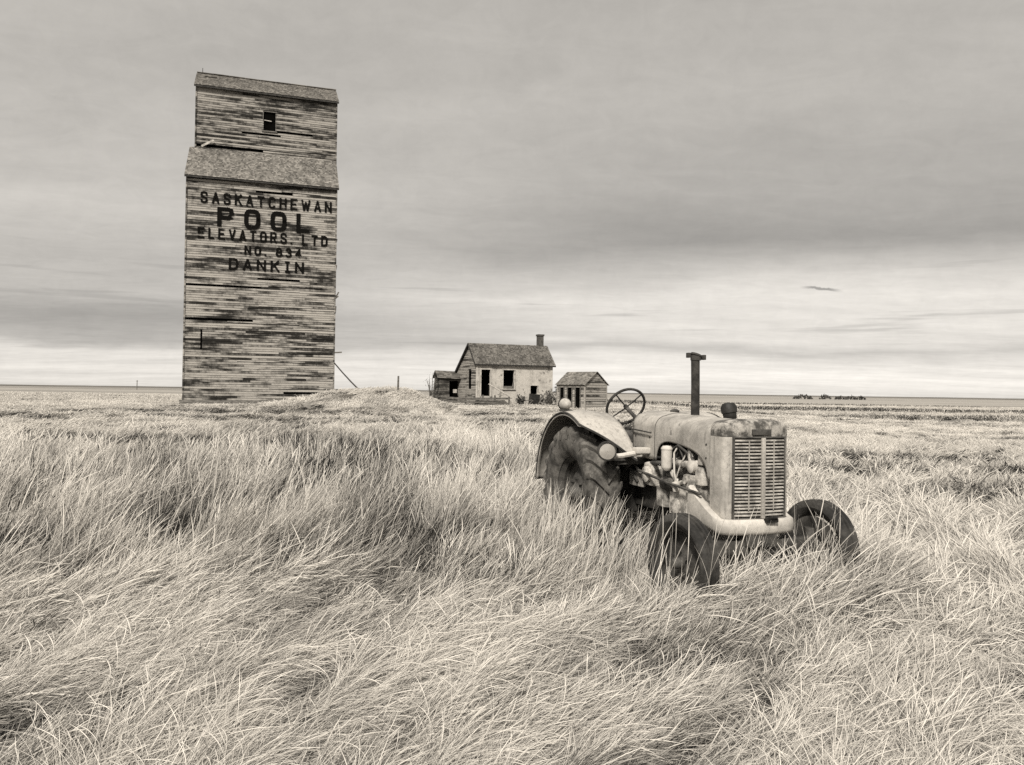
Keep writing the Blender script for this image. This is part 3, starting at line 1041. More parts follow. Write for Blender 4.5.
def debris():
    p = local_to_world(HO, HA, (4.6, -0.9, 0.8))
    t = thing('debris_heap', p, HA, 'dark heap of broken boards against the whitewashed farmhouse wall', 'debris')
    rr = random.Random(9)
    b_ = MB()
    b_.box((0.15, 0.1, 0.45), (0.75, 0.5, 0.9), Matrix.Rotation(R(6), 3, 'Y'))
    b_.build('cellar_box', M['iron_dark'], t)
    q = MB()
    for i in range(16):
        q.box((rr.uniform(-.9, 1.6), rr.uniform(-.3, .3), rr.uniform(.1, .5)), (rr.uniform(.4, 1.1), .1, .06),
              Matrix.Rotation(R(rr.uniform(-60, 60)), 3, 'Y') @ Matrix.Rotation(R(rr.uniform(-50, 50)), 3, 'Z'))
    q.build('broken_board', M['old_wood'], t)


debris()
for i, (lx, ly, ww, hh, lab) in enumerate((
        (3.5, -.9, 0.9, 0.75, 'low dark twiggy shrub between farmhouse windows'),
        (6.0, -1.0, 1.4, 1.15, 'wide dark shrub between the low farmhouse window and the small outbuilding'),
        (6.9, -.8, 1.0, 1.6, 'taller thin shrub at the farmhouse corner nearest the small outbuilding'))):
    p = local_to_world(HO, HA, (lx, ly, 0.85))
    shrub(p, ww, hh, 14, 70 + i, lab, group='shrubs along the farmhouse front')
shrub((-6.6, 66.2, 1.0), 1.5, 2.3, 12, 80, 'thin leafless bush standing against the outer wall of the low dark shed', name='leafless_bush', leaf=0.04)


def post(name, x, y, h, r, lean, label, cat):
    t = thing(name, (x, y, hz(x, y) - .1), 0, label, cat)
    m = MB()
    m.tube([(0, 0, 0), (lean * .5, 0, h * .5 + .05), (lean, 0, h + .1)], [r, r * .95, r * .85], 8)
    m.build('shaft', M['old_wood'], t, smooth=40)
    return t


post('fence_post', (398 - 512) / 800 * 46, 46.0, 0.95, 0.06, 0.02, 'short dark fence post standing alone on the grassy rise', 'post')
up_ = post('utility_pole', (137 - 512) / 800 * 420, 420.0, 5.0, 0.22, 0.1, 'tiny utility pole standing alone far off on the horizon beyond the elevator', 'utility pole')
cm = MB()
cm.box((0.1, 0, 4.6), (1.3, 0.14, 0.16))
cm.build('crossarm', M['old_wood'], up_)


def far_tree(px, Y, w_, h_, seed, label):
    rr = random.Random(seed)
    x = (px - 512) / 800 * Y
    t = thing('distant_tree', (x, Y, hz(x, Y)), 0, label, 'tree', 'tree clumps far off along the horizon')
    tr, cr = MB(), MB()
    nst = max(1, int(w_ / 4))
    for i in range(nst):
        xx = (i + .5) / nst * w_ - w_ / 2
        tr = MB()
        tr.cyl((xx, 0, 0), (xx + rr.uniform(-.3, .3), 0, h_ * .6), 0.25, 0.12, 6)
        tr.build('trunk', M['old_wood'], t)
    for i in range(int(90 * w_ / 8)):
        xx = rr.uniform(-.5, .5)
        top = (1 - (2 * xx) ** 2) ** .5 * h_ * rr.uniform(.75, 1.1)
        q = Vector((xx * w_, rr.uniform(-.3, .3) * w_ * .5, rr.uniform(.12, 1) * top))
        u = Vector((rr.gauss(0, 1), rr.gauss(0, 1), rr.gauss(0, 1))).normalized()
        v = u.orthogonal().normalized()
        s = rr.uniform(.35, .8)
        cr.add([q - u * s, q + v * s, q + u * s, q - v * s], [(0, 1, 2, 3)], rr.random())
    cr.build('crown', M['leaf'], t)


far_tree(803, 410, 9.5, 2.6, 1, 'long low dark clump of trees on the horizon, nearest the tractor exhaust')
far_tree(825, 410, 5.7, 2.6, 2, 'short rounded tree clump next to the longest clump on the horizon')
far_tree(840, 410, 5.0, 2.0, 3, 'lowest tree clump, in the middle of the five along the horizon')
far_tree(851, 410, 5.7, 2.2, 4, 'dark tree clump between the lowest and the outermost clump on the horizon')
far_tree(861, 410, 4.4, 1.9, 5, 'small tree clump at the end of the horizon row farthest from the tractor')


# ------------------------------------------------------------------ tractor
TP = Vector((2.125, 6.94, 0.0))
T_ANG = R(-71.6)


def lerp(a_, b_, t):
    return a_ + (b_ - a_) * t


def wheel_rear(parent, y, side):
    r, wd = 0.74, 0.36
    e = bpy.data.objects.new('rear_wheel', None)
    COL.objects.link(e)
    e.parent = parent
    e.location = (-2.22, y, r + .02)
    h = wd / 2
    prof = [(0.40, -h * .62), (0.44, -h * .8), (0.52, -h * .97), (0.60, -h), (0.66, -h * .92), (0.695, -h * .75), (0.705, -h * .4), (0.708, 0),
            (0.705, h * .4), (0.695, h * .75), (0.66, h * .92), (0.60, h), (0.52, h * .97), (0.44, h * .8), (0.40, h * .62)]
    tb = MB()
    tb.lathe((0, 0, 0), (0, 1, 0), prof, 72)
    n = 22
    for k in range(n):
        for sgn in (-1, 1):
            th0 = 2 * math.pi * (k + (0.5 if sgn > 0 else 0)) / n
            # lug: from the centre line sweeping back to the shoulder and down the sidewall
            path = [(0.02, 0.0, .72, .742), (0.4, 0.10, .712, .742), (0.78, 0.20, .695, .735), (0.99, 0.255, .66, .70), (1.02, 0.27, .615, .635)]
            rings = []
            for (fy, da, r_in, r_out) in path:
                dth = 0.044
                ring = []
                for (rr_, dd) in ((r_in - .02, -dth), (r_out, -dth * .75), (r_out, dth * .75), (r_in - .02, dth)):
                    th = th0 - da + dd
                    ring.append(Vector((math.sin(th) * rr_, sgn * h * fy, math.cos(th) * rr_)))
                rings.append(ring)
            tb.ring_loft(rings)
    tb.build('tyre', M['rubber_dusty'], e, smooth=35)
    rb = MB()
    rb.lathe((0, 0, 0), (0, 1, 0), [(0.415, -h * .66), (0.43, -h * .72), (0.425, -h * .55), (0.38, -h * .4), (0.37, h * .0), (0.38, h * .4), (0.425, h * .55), (0.43, h * .72), (0.415, h * .66), (.36, h * .3), (.36, -h * .3)], 56, closed_prof=True)
    rb.lathe((0, 0, 0), (0, 1, 0), [(0.37, side * .02), (0.30, side * .05), (0.2, -side * .02), (0.12, -side * .02), (0.12, -side * .035), (0.2, -side * .035), (0.30, side * .035), (0.37, side * .005)], 40, closed_prof=True)
    rb.build('rim', M['iron'], e, smooth=40)
    hb = MB()
    hb.lathe((0, 0, 0), (0, 1, 0), [(0.001, -side * .14), (0.05, -side * .14), (0.07, -side * .1), (0.12, -side * .05), (0.13, side * .12), (0.001, side * .12)], 24)
    for k in range(8):
        th = 2 * math.pi * k / 8
        hb.cyl((math.sin(th) * .16, -side * .02, math.cos(th) * .16), (math.sin(th) * .16, -side * .065, math.cos(th) * .16), 0.018, n=6)
    hb.build('hub', M['iron'], e, smooth=40)


def wheel_front(parent, y, side, z, steer):
    r, wd = 0.41, 0.17
    e = bpy.data.objects.new('front_wheel', None)
    COL.objects.link(e)
    e.parent = parent
    e.location = (0, y, z)
    e.rotation_euler = (0, 0, R(steer))
    h = wd / 2
    prof = [(0.27, -h * .6), (0.30, -h * .85), (0.345, -h), (0.39, -h * .9), (0.412, -h * .7),
            (0.43, -h * .62), (0.43, -h * .38), (0.413, -h * .3), (0.413, -h * .18), (0.434, -h * .12), (0.434, h * .12), (0.413, h * .18), (0.413, h * .3),
            (0.43, h * .38), (0.43, h * .62), (0.412, h * .7), (0.39, h * .9), (0.345, h), (0.30, h * .85), (0.27, h * .6)]
    prof = [(.41 - (.41 - (q_ - .02)) * .74, z_) for q_, z_ in prof]     # low, thin-walled tyre
    tb = MB()
    tb.lathe((0, 0, 0), (0, 1, 0), prof, 64)
    tb.build('tyre', M['rubber'], e, smooth=35)
    rb = MB()
    rb.lathe((0, 0, 0), (0, 1, 0), [(0.297, -h * .62), (0.312, -h * .80), (0.295, -h * .55), (0.275, -h * .3), (0.275, h * .3), (0.295, h * .55), (0.312, h * .80), (0.297, h * .62), (.265, h * .2), (.265, -h * .2)], 48, closed_prof=True)
    rb.lathe((0, 0, 0), (0, 1, 0), [(0.27, side * .05), (0.16, side * .06), (0.07, side * .0), (0.001, side * .0), (0.001, side * .015), (0.07, side * .015), (0.16, side * .075), (0.27, side * .065)], 36, closed_prof=False)
    rb.build('rim', M['iron'], e, smooth=40)
    hb = MB()
    hb.lathe((0, 0, 0), (0, 1, 0), [(0.001, -side * .1), (0.03, -side * .1), (0.045, -side * .07), (0.05, -side * .0), (0.06, side * .06), (0.001, side * .06)], 20)
    for k in range(6):
        th = 2 * math.pi * k / 6
        hb.cyl((math.sin(th) * .10, -side * .01, math.cos(th) * .10), (math.sin(th) * .10, -side * .03, math.cos(th) * .10), 0.013, n=6)
    hb.build('hub', M['iron'], e, smooth=40)


def fender(parent, s):
    """s=-1: the tractor's right side. Wide crowned sheet over the rear wheel."""
    cx_, cz_ = -2.22, 0.80
    f = MB()

    def pt(u_, v):
        a_ = R(lerp(lerp(60, 25, v ** 0.75), 178, u_))      # the front edge runs down and inwards
        yy = lerp(0.90, 0.42, v)
        Rr = 0.845 + 0.022 * math.sin(math.pi * min(1, v * 1.15)) - (0.03 if v == 0 else 0)
        if a_ < R(70):
            Rr += 0.06 * ((R(70) - a_) / R(45)) ** 1.5
        return Vector((cx_ + math.cos(a_) * Rr, s * yy, cz_ + math.sin(a_) * Rr))
    f.grid([[pt(i / 40, j / 14) for j in range(15)] for i in range(41)])
    fo = f.build('fender', M['paint'], parent, smooth=50, solid=0.012)
    inn = MB()
    Q = []
    for i in range(25):
        a_ = R(lerp(26, 178, i / 24))
        Q.append([Vector((cx_ + math.cos(a_) * rr_, s * 0.418, cz_ + math.sin(a_) * rr_)) for rr_ in (0.42, 0.66, 0.845)])
    inn.grid(Q)
    inn.build('inner_panel', M['iron'], fo, smooth=50, solid=0.01)
    ed = MB()
    ed.tube([pt(i / 30, 0.001) for i in range(30, -1, -1)] + [pt(0, j / 14) for j in range(1, 15)], 0.012, 6)
    ed.build('rolled_edge', M['rust_dark'], fo, smooth=40)
    return fo


def lamp(name, parent, c, d, r=0.09, L=0.13):
    d = Vector(d).normalized()
    c = Vector(c)
    m = MB()
    m.lathe(c, d, [(0.001, -L), (r * .35, -L * .96), (r * .7, -L * .75), (r * .93, -L * .35), (r, 0.0), (r * 1.06, 0.002), (r * 1.06, 0.018), (r * .93, 0.02), (r * .92, 0.006)], 28)
    o = m.build(name, M['paint'], parent, smooth=40)
    g = MB()
    g.lathe(c, d, [(0.001, 0.022), (r * .5, 0.018), (r * .9, 0.008)], 24)
    g.build('lens', M['glass'], o, smooth=60)
    ring = MB()
    ring.lathe(c, d, [(r * 1.0, -.004), (r * 1.09, -.002), (r * 1.09, .02), (r * .93, .024)], 28)
    ring.build('bezel', M['rust_dark'], o, smooth=40)
    return o


def plan(z_scale, x0=-0.20, xf=0.02, hw=0.33, cr=0.06, bow=0.035, n=9):
    """plan outline of the radiator shell (counter-clockwise), scaled about its middle"""
    pts = []
    k = z_scale
    hw_ = hw * k
    x1 = lerp((x0 + xf) / 2, xf, k)
    xb = lerp((x0 + xf) / 2, x0, k)
    pts.append(Vector((xb, -hw_, 0)))
    pts.append(Vector((lerp(xb, x1 - cr, .5), -hw_, 0)))
    for i in range(n):
        a_ = R(lerp(-90, -8, i / (n - 1)))
        pts.append(Vector((x1 - cr + cr * math.cos(a_), -hw_ + cr + cr * math.sin(a_), 0)))
    for i in range(1, 8):
        yy = lerp(-hw_ + cr, hw_ - cr, i / 8)
        pts.append(Vector((x1 + bow * (1 - (yy / hw_) ** 2), yy, 0)))
    for i in range(n):
        a_ = R(lerp(8, 90, i / (n - 1)))
        pts.append(Vector((x1 - cr + cr * math.cos(a_), hw_ - cr + cr * math.sin(a_), 0)))
    pts.append(Vector((lerp(xb, x1 - cr, .5), hw_, 0)))
    pts.append(Vector((xb, hw_, 0)))
    return pts


def tractor():
    t = thing('farm_tractor', (TP.x, TP.y, 0.03), T_ANG,
              'old abandoned farm tractor with faded rusty paint and slatted grille, sunk in tall dry grass', 'tractor')
    for s in (-1, 1):
        wheel_rear(t, s * 0.69, -s)
        fender(t, s)
    wheel_front(t, -0.72, 1, 0.455, 8)
    wheel_front(t, 0.655, -1, 0.53, 7)

    # ---- radiator shell
    def shell(zs, mat, name, parent=None):
        m = MB()
        m.ring_loft([[p + Vector((0, 0, z)) for p in plan(k)] for z, k in zs])
        return m.build(name, M[mat], parent or t, smooth=38)
    sh = shell([(0.80, .985), (0.83, 1.0), (1.30, 1.0), (1.505, 1.0)], 'paint_shell', 'radiator_shell')
    shell([(1.508, 1.0), (1.515, 1.0), (1.565, .997), (1.596, .98), (1.618, .94), (1.634, .85), (1.645, .7), (1.655, .4), (1.657, .2)], 'paint_rusty', 'shell_top', sh)
    bd = MB()
    bd.box((0.060, 0.01, 1.548), (0.02, 0.19, 0.05), bev=0.006)
    bd.build('name_plate', M['iron'], sh, smooth=40)

    def fx(y, off=0.0):       # front surface of the shell at y
        return 0.02 + 0.035 * (1 - (y / 0.33) ** 2) + off
    g = MB()
    ys = [lerp(-.25, .25, i / 12) for i in range(13)]
    g.grid([[Vector((fx(y, .0045), y, z)) for z in (0.815, 1.495)] for y in ys])
    go = g.build('grille', M['iron_dark'], sh)
    lv = MB()
    n = 23
    for k in range(n):
        z = lerp(0.835, 1.475, k / (n - 1)) + random.uniform(-.0015, .0015)
        P = []
        for y in ys:
            x = fx(y, .006)
            P.append([Vector((x, y, z + .009)), Vector((x + .012, y, z + .001)), Vector((x + .012, y, z - .005)), Vector((x, y, z - .004))])
        lv.ring_loft(P)
    lv.build('louvre_bars', M['louvre'], go, smooth=30)
    cs = MB()
    cs.box((fx(0, .016), 0.02, 1.155), (0.03, 0.036, 0.69), bev=0.006)
    cs.build('centre_strip', M['chrome'], go, smooth=40)
    gf = MB()
    for y in (-.256, .256):
        gf.box((fx(y, .008), y, 1.155), (0.024, 0.016, 0.71), bev=0.004)
    gf.tube([(fx(y, .01), y, 1.502) for y in ys], 0.009, 6)
    gf.tube([(fx(y, .01), y, 0.808) for y in ys], 0.009, 6)
    gf.build('grille_frame', M['iron'], go, smooth=40)
    rods = MB()
    for y in (-.12, .13):
        rods.box((fx(y, .02), y, 1.18), (0.008, 0.007, 0.6))
    rods.build('tie_rod', M['chrome'], go)
    rad = MB()
    rad.box((-0.20, 0, 1.16), (0.14, 0.52, 0.74))
    rad.build('radiator_core', M['iron_dark'], t)

    # ---- nose casting wrapping the foot of the radiator
    P = []
    pathn = []
    for i in range(9):
        pathn.append((lerp(-0.52, -0.04, i / 8), -0.35 - 0.03 * math.sin(math.pi * i / 16)))
    for i in range(1, 9):
        a_ = R(lerp(-90, 0, i / 9))
        pathn.append((-0.04 + 0.13 * math.cos(a_), -0.38 + .13 + 0.13 * math.sin(a_)))
    for i in range(0, 7):
        pathn.append((0.092 + .03 * math.sin(math.pi * i / 6), lerp(-0.25, 0.25, i / 6)))
    full = pathn + [(x, -y) for x, y in reversed(pathn[:17])]
    for i, (x, y) in enumerate(full):
        fr = max(0.0, min(1.0, (-0.0 - x) / 0.52))
        zt = 0.805 + 0.23 * fr ** 1.2
        zb_ = 0.672 + 0.07 * fr ** 1.1
        q0 = Vector(full[max(i - 1, 0)] + (0,)); q1 = Vector(full[min(i + 1, len(full) - 1)] + (0,))
        d = (q1 - q0).normalized()
        nv = Vector((d.y, -d.x, 0))
        c = Vector((x, y, 0))
        ring = [c - nv * .05 + Vector((0, 0, zt)), c - nv * .012 + Vector((0, 0, zt + .002)), c + nv * .004 + Vector((0, 0, zt - .010)),
                c + nv * .012 + Vector((0, 0, lerp(zb_, zt, .6))), c + nv * .008 + Vector((0, 0, lerp(zb_, zt, .25))), c - nv * .004 + Vector((0, 0, zb_ + .008)), c - nv * .02 + Vector((0, 0, zb_)), c - nv * .05 + Vector((0, 0, zb_))]
        P.append(ring)
    nb = MB()
    nb.ring_loft(P)
    nbo = nb.build('nose_casting', M['paint_pale'], t, smooth=45)
    hk = MB()
    hk.box((0.135, 0.06, 0.80), (0.05, 0.12, 0.035), bev=.008)
    hk.tube([(0.14, 0.01, 0.80), (0.17, 0.03, .83), (0.17, .09, .83), (.14, .11, .80)], 0.012, 6)
    hk.build('tow_hook', M['iron_dark'], nbo, smooth=40)
    # lower cast frame and axle
    fm = MB()
    for s in (-1, 1):
        fm.prism([(-0.62, s * .30, 0.70), (-0.05, s * .30, 0.66), (-0.05, s * .30, 0.76), (-0.55, s * .30, 0.98), (-0.95, s * .30, 1.0), (-0.95, s * .30, .72)], (0, -s * .05, 0))
    fm.build('side_frame', M['iron_pale'], t)
    ax = MB()
    ax.box((0, 0, 0.56), (0.12, 1.2, 0.12), bev=.02)
    ax.box((0, 0, 0.63), (0.22, 0.3, 0.12), bev=.02)
    for s in (-1, 1):
        ax.cyl((0, s * .57, 0.40), (0, s * .57, .70), 0.05, n=12)
        ax.cyl((0, s * .57, 0.45), (0, s * .66, .45), 0.04, n=12)
    ax.tube([(-.25, -.6, .5), (-.25, .6, .52)], 0.022, 8)
    ax.build('front_axle', M['iron'], t, smooth=40)

    # ---- hood
    def hw(x): return lerp(0.265, 0.305, (x + 1.80) / 1.6)
    def ztop(x): return lerp(1.685, 1.635, (x + 1.80) / 1.6)

    def zlow(x):
        if x < -1.26: return 1.20
        u = (x + 0.77) / 0.49
        if abs(u) >= 1: return 1.20 if x < -.72 else 1.10
        return lerp(1.20, 1.10, max(0, min(1, (x + 1.26) / .9))) + 0.235 * (1 - abs(u) ** 3.2) ** (1 / 2.2)
    P = []
    xs = [-1.80 + 0.04 * i for i in range(13)] + [-1.29 + 0.0125 * i for i in range(88)]
    xs = [x for x in xs if x <= -.203] + [-.203]
    for x in xs:
        w_, zt, zl = hw(x), ztop(x), zlow(x)
        c = 0.125
        row = []
        for i in range(9):
            row.append(Vector((x, -w_ - .004 * math.sin(i / 8 * math.pi), lerp(zl, zt - .03 - c, i / 8))))
        for i in range(1, 9):
            a_ = R(lerp(180, 96, i / 8))
            row.append(Vector((x, -w_ + c + c * math.cos(a_), zt - .03 - c + c * math.sin(a_))))
        for i in range(1, 5):
            yy = lerp(-w_ + c * .9, 0, i / 5)
            row.append(Vector((x, yy, zt - .03 + .03 * (1 - (yy / (w_ - c * .9)) ** 2))))
        row = row + [Vector((x, 0, zt))] + [Vector((p.x, -p.y, p.z)) for p in reversed(row)]
        P.append(row)
    hd = MB()
    hd.grid(P)
    ho = hd.build('hood', M['paint'], t, smooth=45, solid=0.008)
    bk = MB()
    rim = P[0]
    bk.add([p + Vector((0.004, 0, 0)) for p in rim], [tuple(range(len(rim)))])
    bk.build('dash_panel', M['paint_rusty'], ho)
    sm = MB()
    sm.tube([p + Vector((.002, 0, .0)) for p in P[-1]], 0.011, 6)
    sm.build('hood_seam', M['iron_dark'], ho, smooth=40)
    se = MB()
    for xx in (-1.30, -1.295):
        pr = min(P, key=lambda q_: abs(q_[0].x - xx))
    se.tube([p + Vector((0, -.004 if p.y < 0 else .004, .003)) for p in pr], 0.004, 5)
    se.build('panel_seam', M['rust_dark'], ho)
    for xx in (-1.72, -1.40, -.30):
        for zz_ in (1.30, 1.42):
            se = MB()
            se.lathe((xx, -hw(xx) - .006, zz_), (0, -1, 0), [(0.012, 0), (.009, .006), (.001, .007)], 8)
            se.build('bolt_head', M['rust_dark'], ho)
    cap = MB()
    cap.lathe((-1.5, .06, 1.672), (0, 0, 1), [(0.045, -.01), (0.05, .02), (.03, .035), (0.001, .038)], 20)
    cap.build('fuel_cap', M['iron'], ho, smooth=40)

    # ---- engine
    en = MB()
    en.box((-0.78, 0, 0.98), (0.78, 0.32, 0.42), bev=.03)
    en.box((-0.78, 0, 0.74), (0.86, 0.30, 0.16), bev=.04)
    for k in range(4):
        en.box((-1.06 + k * .19, -.165, 0.98), (0.12, 0.03, 0.3), bev=.012)
    en.build('engine_block', M['iron_pale'], t, smooth=40)
    hdm = MB()
    hdm.box((-0.78, 0, 1.26), (0.74, 0.30, 0.14), bev=.025)
    hdm.box((-0.78, 0.0, 1.36), (0.66, 0.2, 0.08), bev=.03)
    for k in range(5):
        hdm.cyl((-1.08 + k * .15, -.11, 1.33), (-1.08 + k * .15, -.11, 1.36), 0.016, n=6)
    hdm.build('cylinder_head', M['iron_dark'], t, smooth=40)
    tm = MB()
    tm.prism([(-.41, -.20, .80), (-.41, .20, .80), (-.41, .22, 1.16), (-.41, .1, 1.30), (-.41, -.1, 1.30), (-.41, -.22, 1.16)], (0.06, 0, 0))
    tm.box((-0.46, -.235, 1.12), (0.13, 0.11, 0.17), bev=.025)
    tm.box((-0.50, -.225, 0.97), (0.10, 0.08, 0.2), Matrix.Rotation(R(12), 3, 'Y'), bev=.02)
    tm.build('timing_cover', M['iron_pale'], t, smooth=40)
    mf = MB()
    mf.tube([(-1.1, -.2, 1.18), (-.98, -.25, 1.2), (-.75, -.26, 1.2), (-.55, -.25, 1.22), (-.46, -.2, 1.26)], 0.038, 10)
    for k in range(4):
        mf.tube([(-1.04 + k * .18, -.14, 1.22), (-1.04 + k * .18, -.24, 1.2)], 0.032, 8)
    mf.tube([(-.62, -.25, 1.2), (-.62, -.27, 1.3), (-.70, -.2, 1.42)], [0.036, .034, .03], 10)
    mf.build('manifold', M['iron_pale'], t, smooth=50)
    cb = MB()
    cb.box((-.60, -.27, 1.06), (0.13, 0.12, 0.13), bev=.025)
    cb.cyl((-.60, -.27, .93), (-.60, -.27, 1.0), 0.055, n=16)
    cb.cyl((-.60, -.35, 1.07), (-.60, -.3, 1.07), 0.035, n=14)
    cb.tube([(-.66, -.28, 1.05), (-.8, -.3, 1.02), (-.92, -.3, 1.12)], 0.024, 8)
    cb.build('carburettor', M['iron_pale'], t, smooth=40)
    can = MB()
    can.lathe((-.92, -.355, 1.25), (0, 0, 1), [(0.001, -.125), (0.03, -.12), (.046, -.10), (0.052, -.085), (0.052, .08), (.056, .082), (.056, .095), (.04, .115), (0.001, .12)], 24)
    can.build('oil_filter', M['paint_pale'], t, smooth=40)
    pl = MB()
    pl.tube([(-1.35, -.28, 1.16), (-1.15, -.33, 1.18), (-.96, -.355, 1.19)], 0.025, 8)
    pl.tube([(-.95, -.3, 1.32), (-.8, -.3, 1.38), (-.62, -.28, 1.3), (-.5, -.27, 1.2)], 0.012, 6)
    pl.tube([(-.9, -.26, 1.42), (-.8, -.29, 1.36), (-.74, -.28, 1.26), (-.72, -.26, 1.15)], 0.008, 6)
    pl.tube([(-.68, -.25, 1.4), (-.6, -.29, 1.33), (-.55, -.28, 1.2), (-.7, -.3, 1.0)], 0.008, 6)
    pl.tube([(-.42, -.2, 1.2), (-.34, -.2, 1.3), (-.26, -.1, 1.38)], 0.035, 10)
    pl.tube([(-.40, -.22, .88), (-.32, -.2, .86), (-.25, -.1, .88)], 0.03, 10)
    pl.tube([(-1.1, -.2, 0.92), (-.9, -.24, .90), (-.65, -.26, .95), (-.52, -.26, 1.0)], 0.014, 6)
    pl.build('engine_pipe', M['iron'], t, smooth=50)
    gen = MB()
    gen.lathe((-.98, -.27, .99), (1, 0, 0), [(0.001, -.14), (.04, -.135), (.07, -.11), (.07, .1), (.05, .125), (.03, .13), (.03, .17), (0.001, .17)], 24)
    gen.box((-.98, -.27, 1.075), (0.12, 0.05, 0.03), bev=.008)
    gen.build('generator', M['rubber_dusty'], t, smooth=40)
    sf = MB()
    sf.lathe((-.84, -.28, .80), (0, -1, 0), [(0.001, .05), (.05, .05), (.085, .03), (.09, -.04), (0.001, -.05)], 24)
    sf.box((-1.13, -.24, .86), (0.2, 0.12, 0.22), bev=.03)
    sf.box((-.7, -.24, .84), (0.12, 0.1, 0.14), bev=.03)
    sf.build('magneto', M['iron_pale'], t, smooth=40)
    sp = MB()
    sp.box((-.50, -.325, .80), (0.16, 0.035, 0.17), bev=.03)
    sp.build('access_cover', M['paint_pale'], t, smooth=40)
    wp = MB()
    wp.lathe((-.40, -.10, 1.22), (1, 0, 0), [(0.001, -.04), (.07, -.04), (.075, .02), (.055, .03), (.055, .05), (.08, .06), (0.001, .06)], 20)
    wp.box((-.44, -.24, 1.27), (.09, .09, .10), bev=.02)
    wp.lathe((-.55, -.30, 1.20), (0, -1, 0), [(0.001, -.03), (.055, -.03), (.06, .02), (.03, .035), (0.001, .04)], 16)
    wp.build('water_pump', M['paint_pale'], t, smooth=40)
    for q_ in range(4):
        wr = MB()
        xx = -1.06 + q_ * .17
        wr.tube([(xx, -.15, 1.33), (xx + .03, -.25, 1.36), (xx * .7 - .25, -.30, 1.24 - .02 * q_), (-.86, -.31, 1.05 - .03 * q_)], 0.0075, 5)
        wr.build('ignition_lead', M['iron_dark'] if q_ % 2 else M['iron_pale'], t, smooth=40)
    fb_ = MB()
    fb_.lathe((-.78, -.33, 1.0), (0, 0, 1), [(0.001, -.06), (.03, -.055), (.036, -.01), (.03, .0), (.042, .005), (.042, .025), (.015, .04), (0.001, .045)], 16)
    fb_.tube([(-.78, -.33, 1.04), (-.80, -.34, 1.12), (-.86, -.31, 1.3), (-.8, -.27, 1.42)], 0.009, 6)
    fb_.build('fuel_bowl', M['paint_pale'], t, smooth=40)
    lk = MB()
    lk.tube([(-.30, -.36, .98), (-.9, -.37, 1.02), (-1.5, -.36, 1.08), (-1.72, -.3, 1.15)], 0.014, 6)
    lk.build('steering_drag_link', M['iron'], t, smooth=40)
    sgb = MB()
    sgb.box((-1.36, -.25, 1.05), (.22, .14, .24), bev=.04)
    sgb.lathe((-1.36, -.33, 1.05), (0, -1, 0), [(0.001, -.02), (.08, -.02), (.08, .02), (.04, .035), (0.001, .04)], 18)
    sgb.box((-1.62, -.30, .98), (.30, .05, .16), bev=.015)
    sgb.build('gear_case', M['iron_pale'], t, smooth=40)
    pdl = MB()
    pdl.tube([(-1.55, -.33, .95), (-1.72, -.36, 1.12), (-1.78, -.36, 1.22)], 0.016, 6)
    pdl.box((-1.79, -.37, 1.24), (.03, .09, .07), bev=.008)
    pdl.build('pedal', M['iron'], t, smooth=40)
    fan = MB()
    for k in range(4):
        a_ = k * math.pi / 2 + .4
        fan.box((-.33, math.sin(a_) * .13, 1.18 + math.cos(a_) * .13), (0.02, 0.09, 0.2), Matrix.Rotation(-a_, 3, 'X') @ Matrix.Rotation(R(25), 3, 'Z'))
    fan.cyl((-.37, 0, 1.18), (-.30, 0, 1.18), 0.045, n=16)
    fan.build('fan', M['iron_dark'], t)

    # ---- transmission, rear axle, platform
    tr = MB()
    tr.box((-1.52, 0, 0.92), (0.75, 0.42, 0.5), bev=.05)
    tr.box((-2.2, 0, 0.86), (0.65, 0.50, 0.56), bev=.06)
    for s in (-1, 1):
        tr.cyl((-2.22, s * .2, .76), (-2.22, s * .58, .76), 0.13, .1, n=20)
    tr.build('transmission_housing', M['iron'], t, smooth=40)
    pf = MB()
    pf.box((-1.78, 0, 1.165), (0.40, 1.1, 0.02))
    for s in (-1, 1):
        pf.box((-1.58, s * .42, 1.16), (0.05, 0.36, 0.06), bev=.01)
        pf.box((-1.86, s * .52, 1.02), (0.5, .03, .12), bev=.01)
    pf.box((-1.59, -.47, 1.185), (0.12, 0.42, 0.025), Matrix.Rotation(R(5), 3, 'Z'), bev=.005)
    pf.build('platform', M['iron'], t, smooth=40)
    brk = MB()
    brk.box((-1.60, -.45, 1.22), (0.05, 0.36, 0.035), bev=.008)
    brk.tube([(-1.42, -.80, 1.22), (-1.40, -.60, 1.235), (-1.46, -.30, 1.27)], [0.022, 0.026, 0.026], 8)
    brk.box((-1.43, -.36, 1.285), (0.10, 0.16, 0.06), bev=.012)
    brk.tube([(-1.40, -.79, 1.2), (-1.40, -.79, 1.29)], 0.02, 8)
    brk.box((-1.68, -.40, 1.26), (0.12, 0.14, 0.05), bev=.01)
    brk.build('lamp_bracket', M['paint_pale'], t, smooth=40)
    lamp('headlight', t, (-1.34, -.79, 1.29), (1, -.22, 0.03), 0.09, 0.13)
    lamp('rear_lamp', t, (-2.36, -.83, 1.735), (-1, 0.1, .1), 0.068, 0.12)
    rlb = MB()
    rlb.box((-2.32, -.83, 1.667), (0.12, 0.12, 0.02), bev=.004)
    rlb.build('rear_lamp_base', M['iron'], t)
    # seat (behind the fenders)
    st = MB()
    Q = []
    for i in range(13):
        a_ = i / 12 * 2 - 1
        row = []
        for j in range(13):
            b_ = j / 12 * 2 - 1
            row.append(Vector((-2.62 + b_ * .2 * (1 - .25 * a_ * a_), a_ * .23 * (1 - .2 * b_ * b_), 1.28 + .07 * a_ * a_ + (.14 * b_ * b_ if b_ < 0 else .02 * b_ * b_))))
        Q.append(row)
    st.grid(Q)
    so = st.build('seat', M['iron'], t, smooth=60, solid=.012)
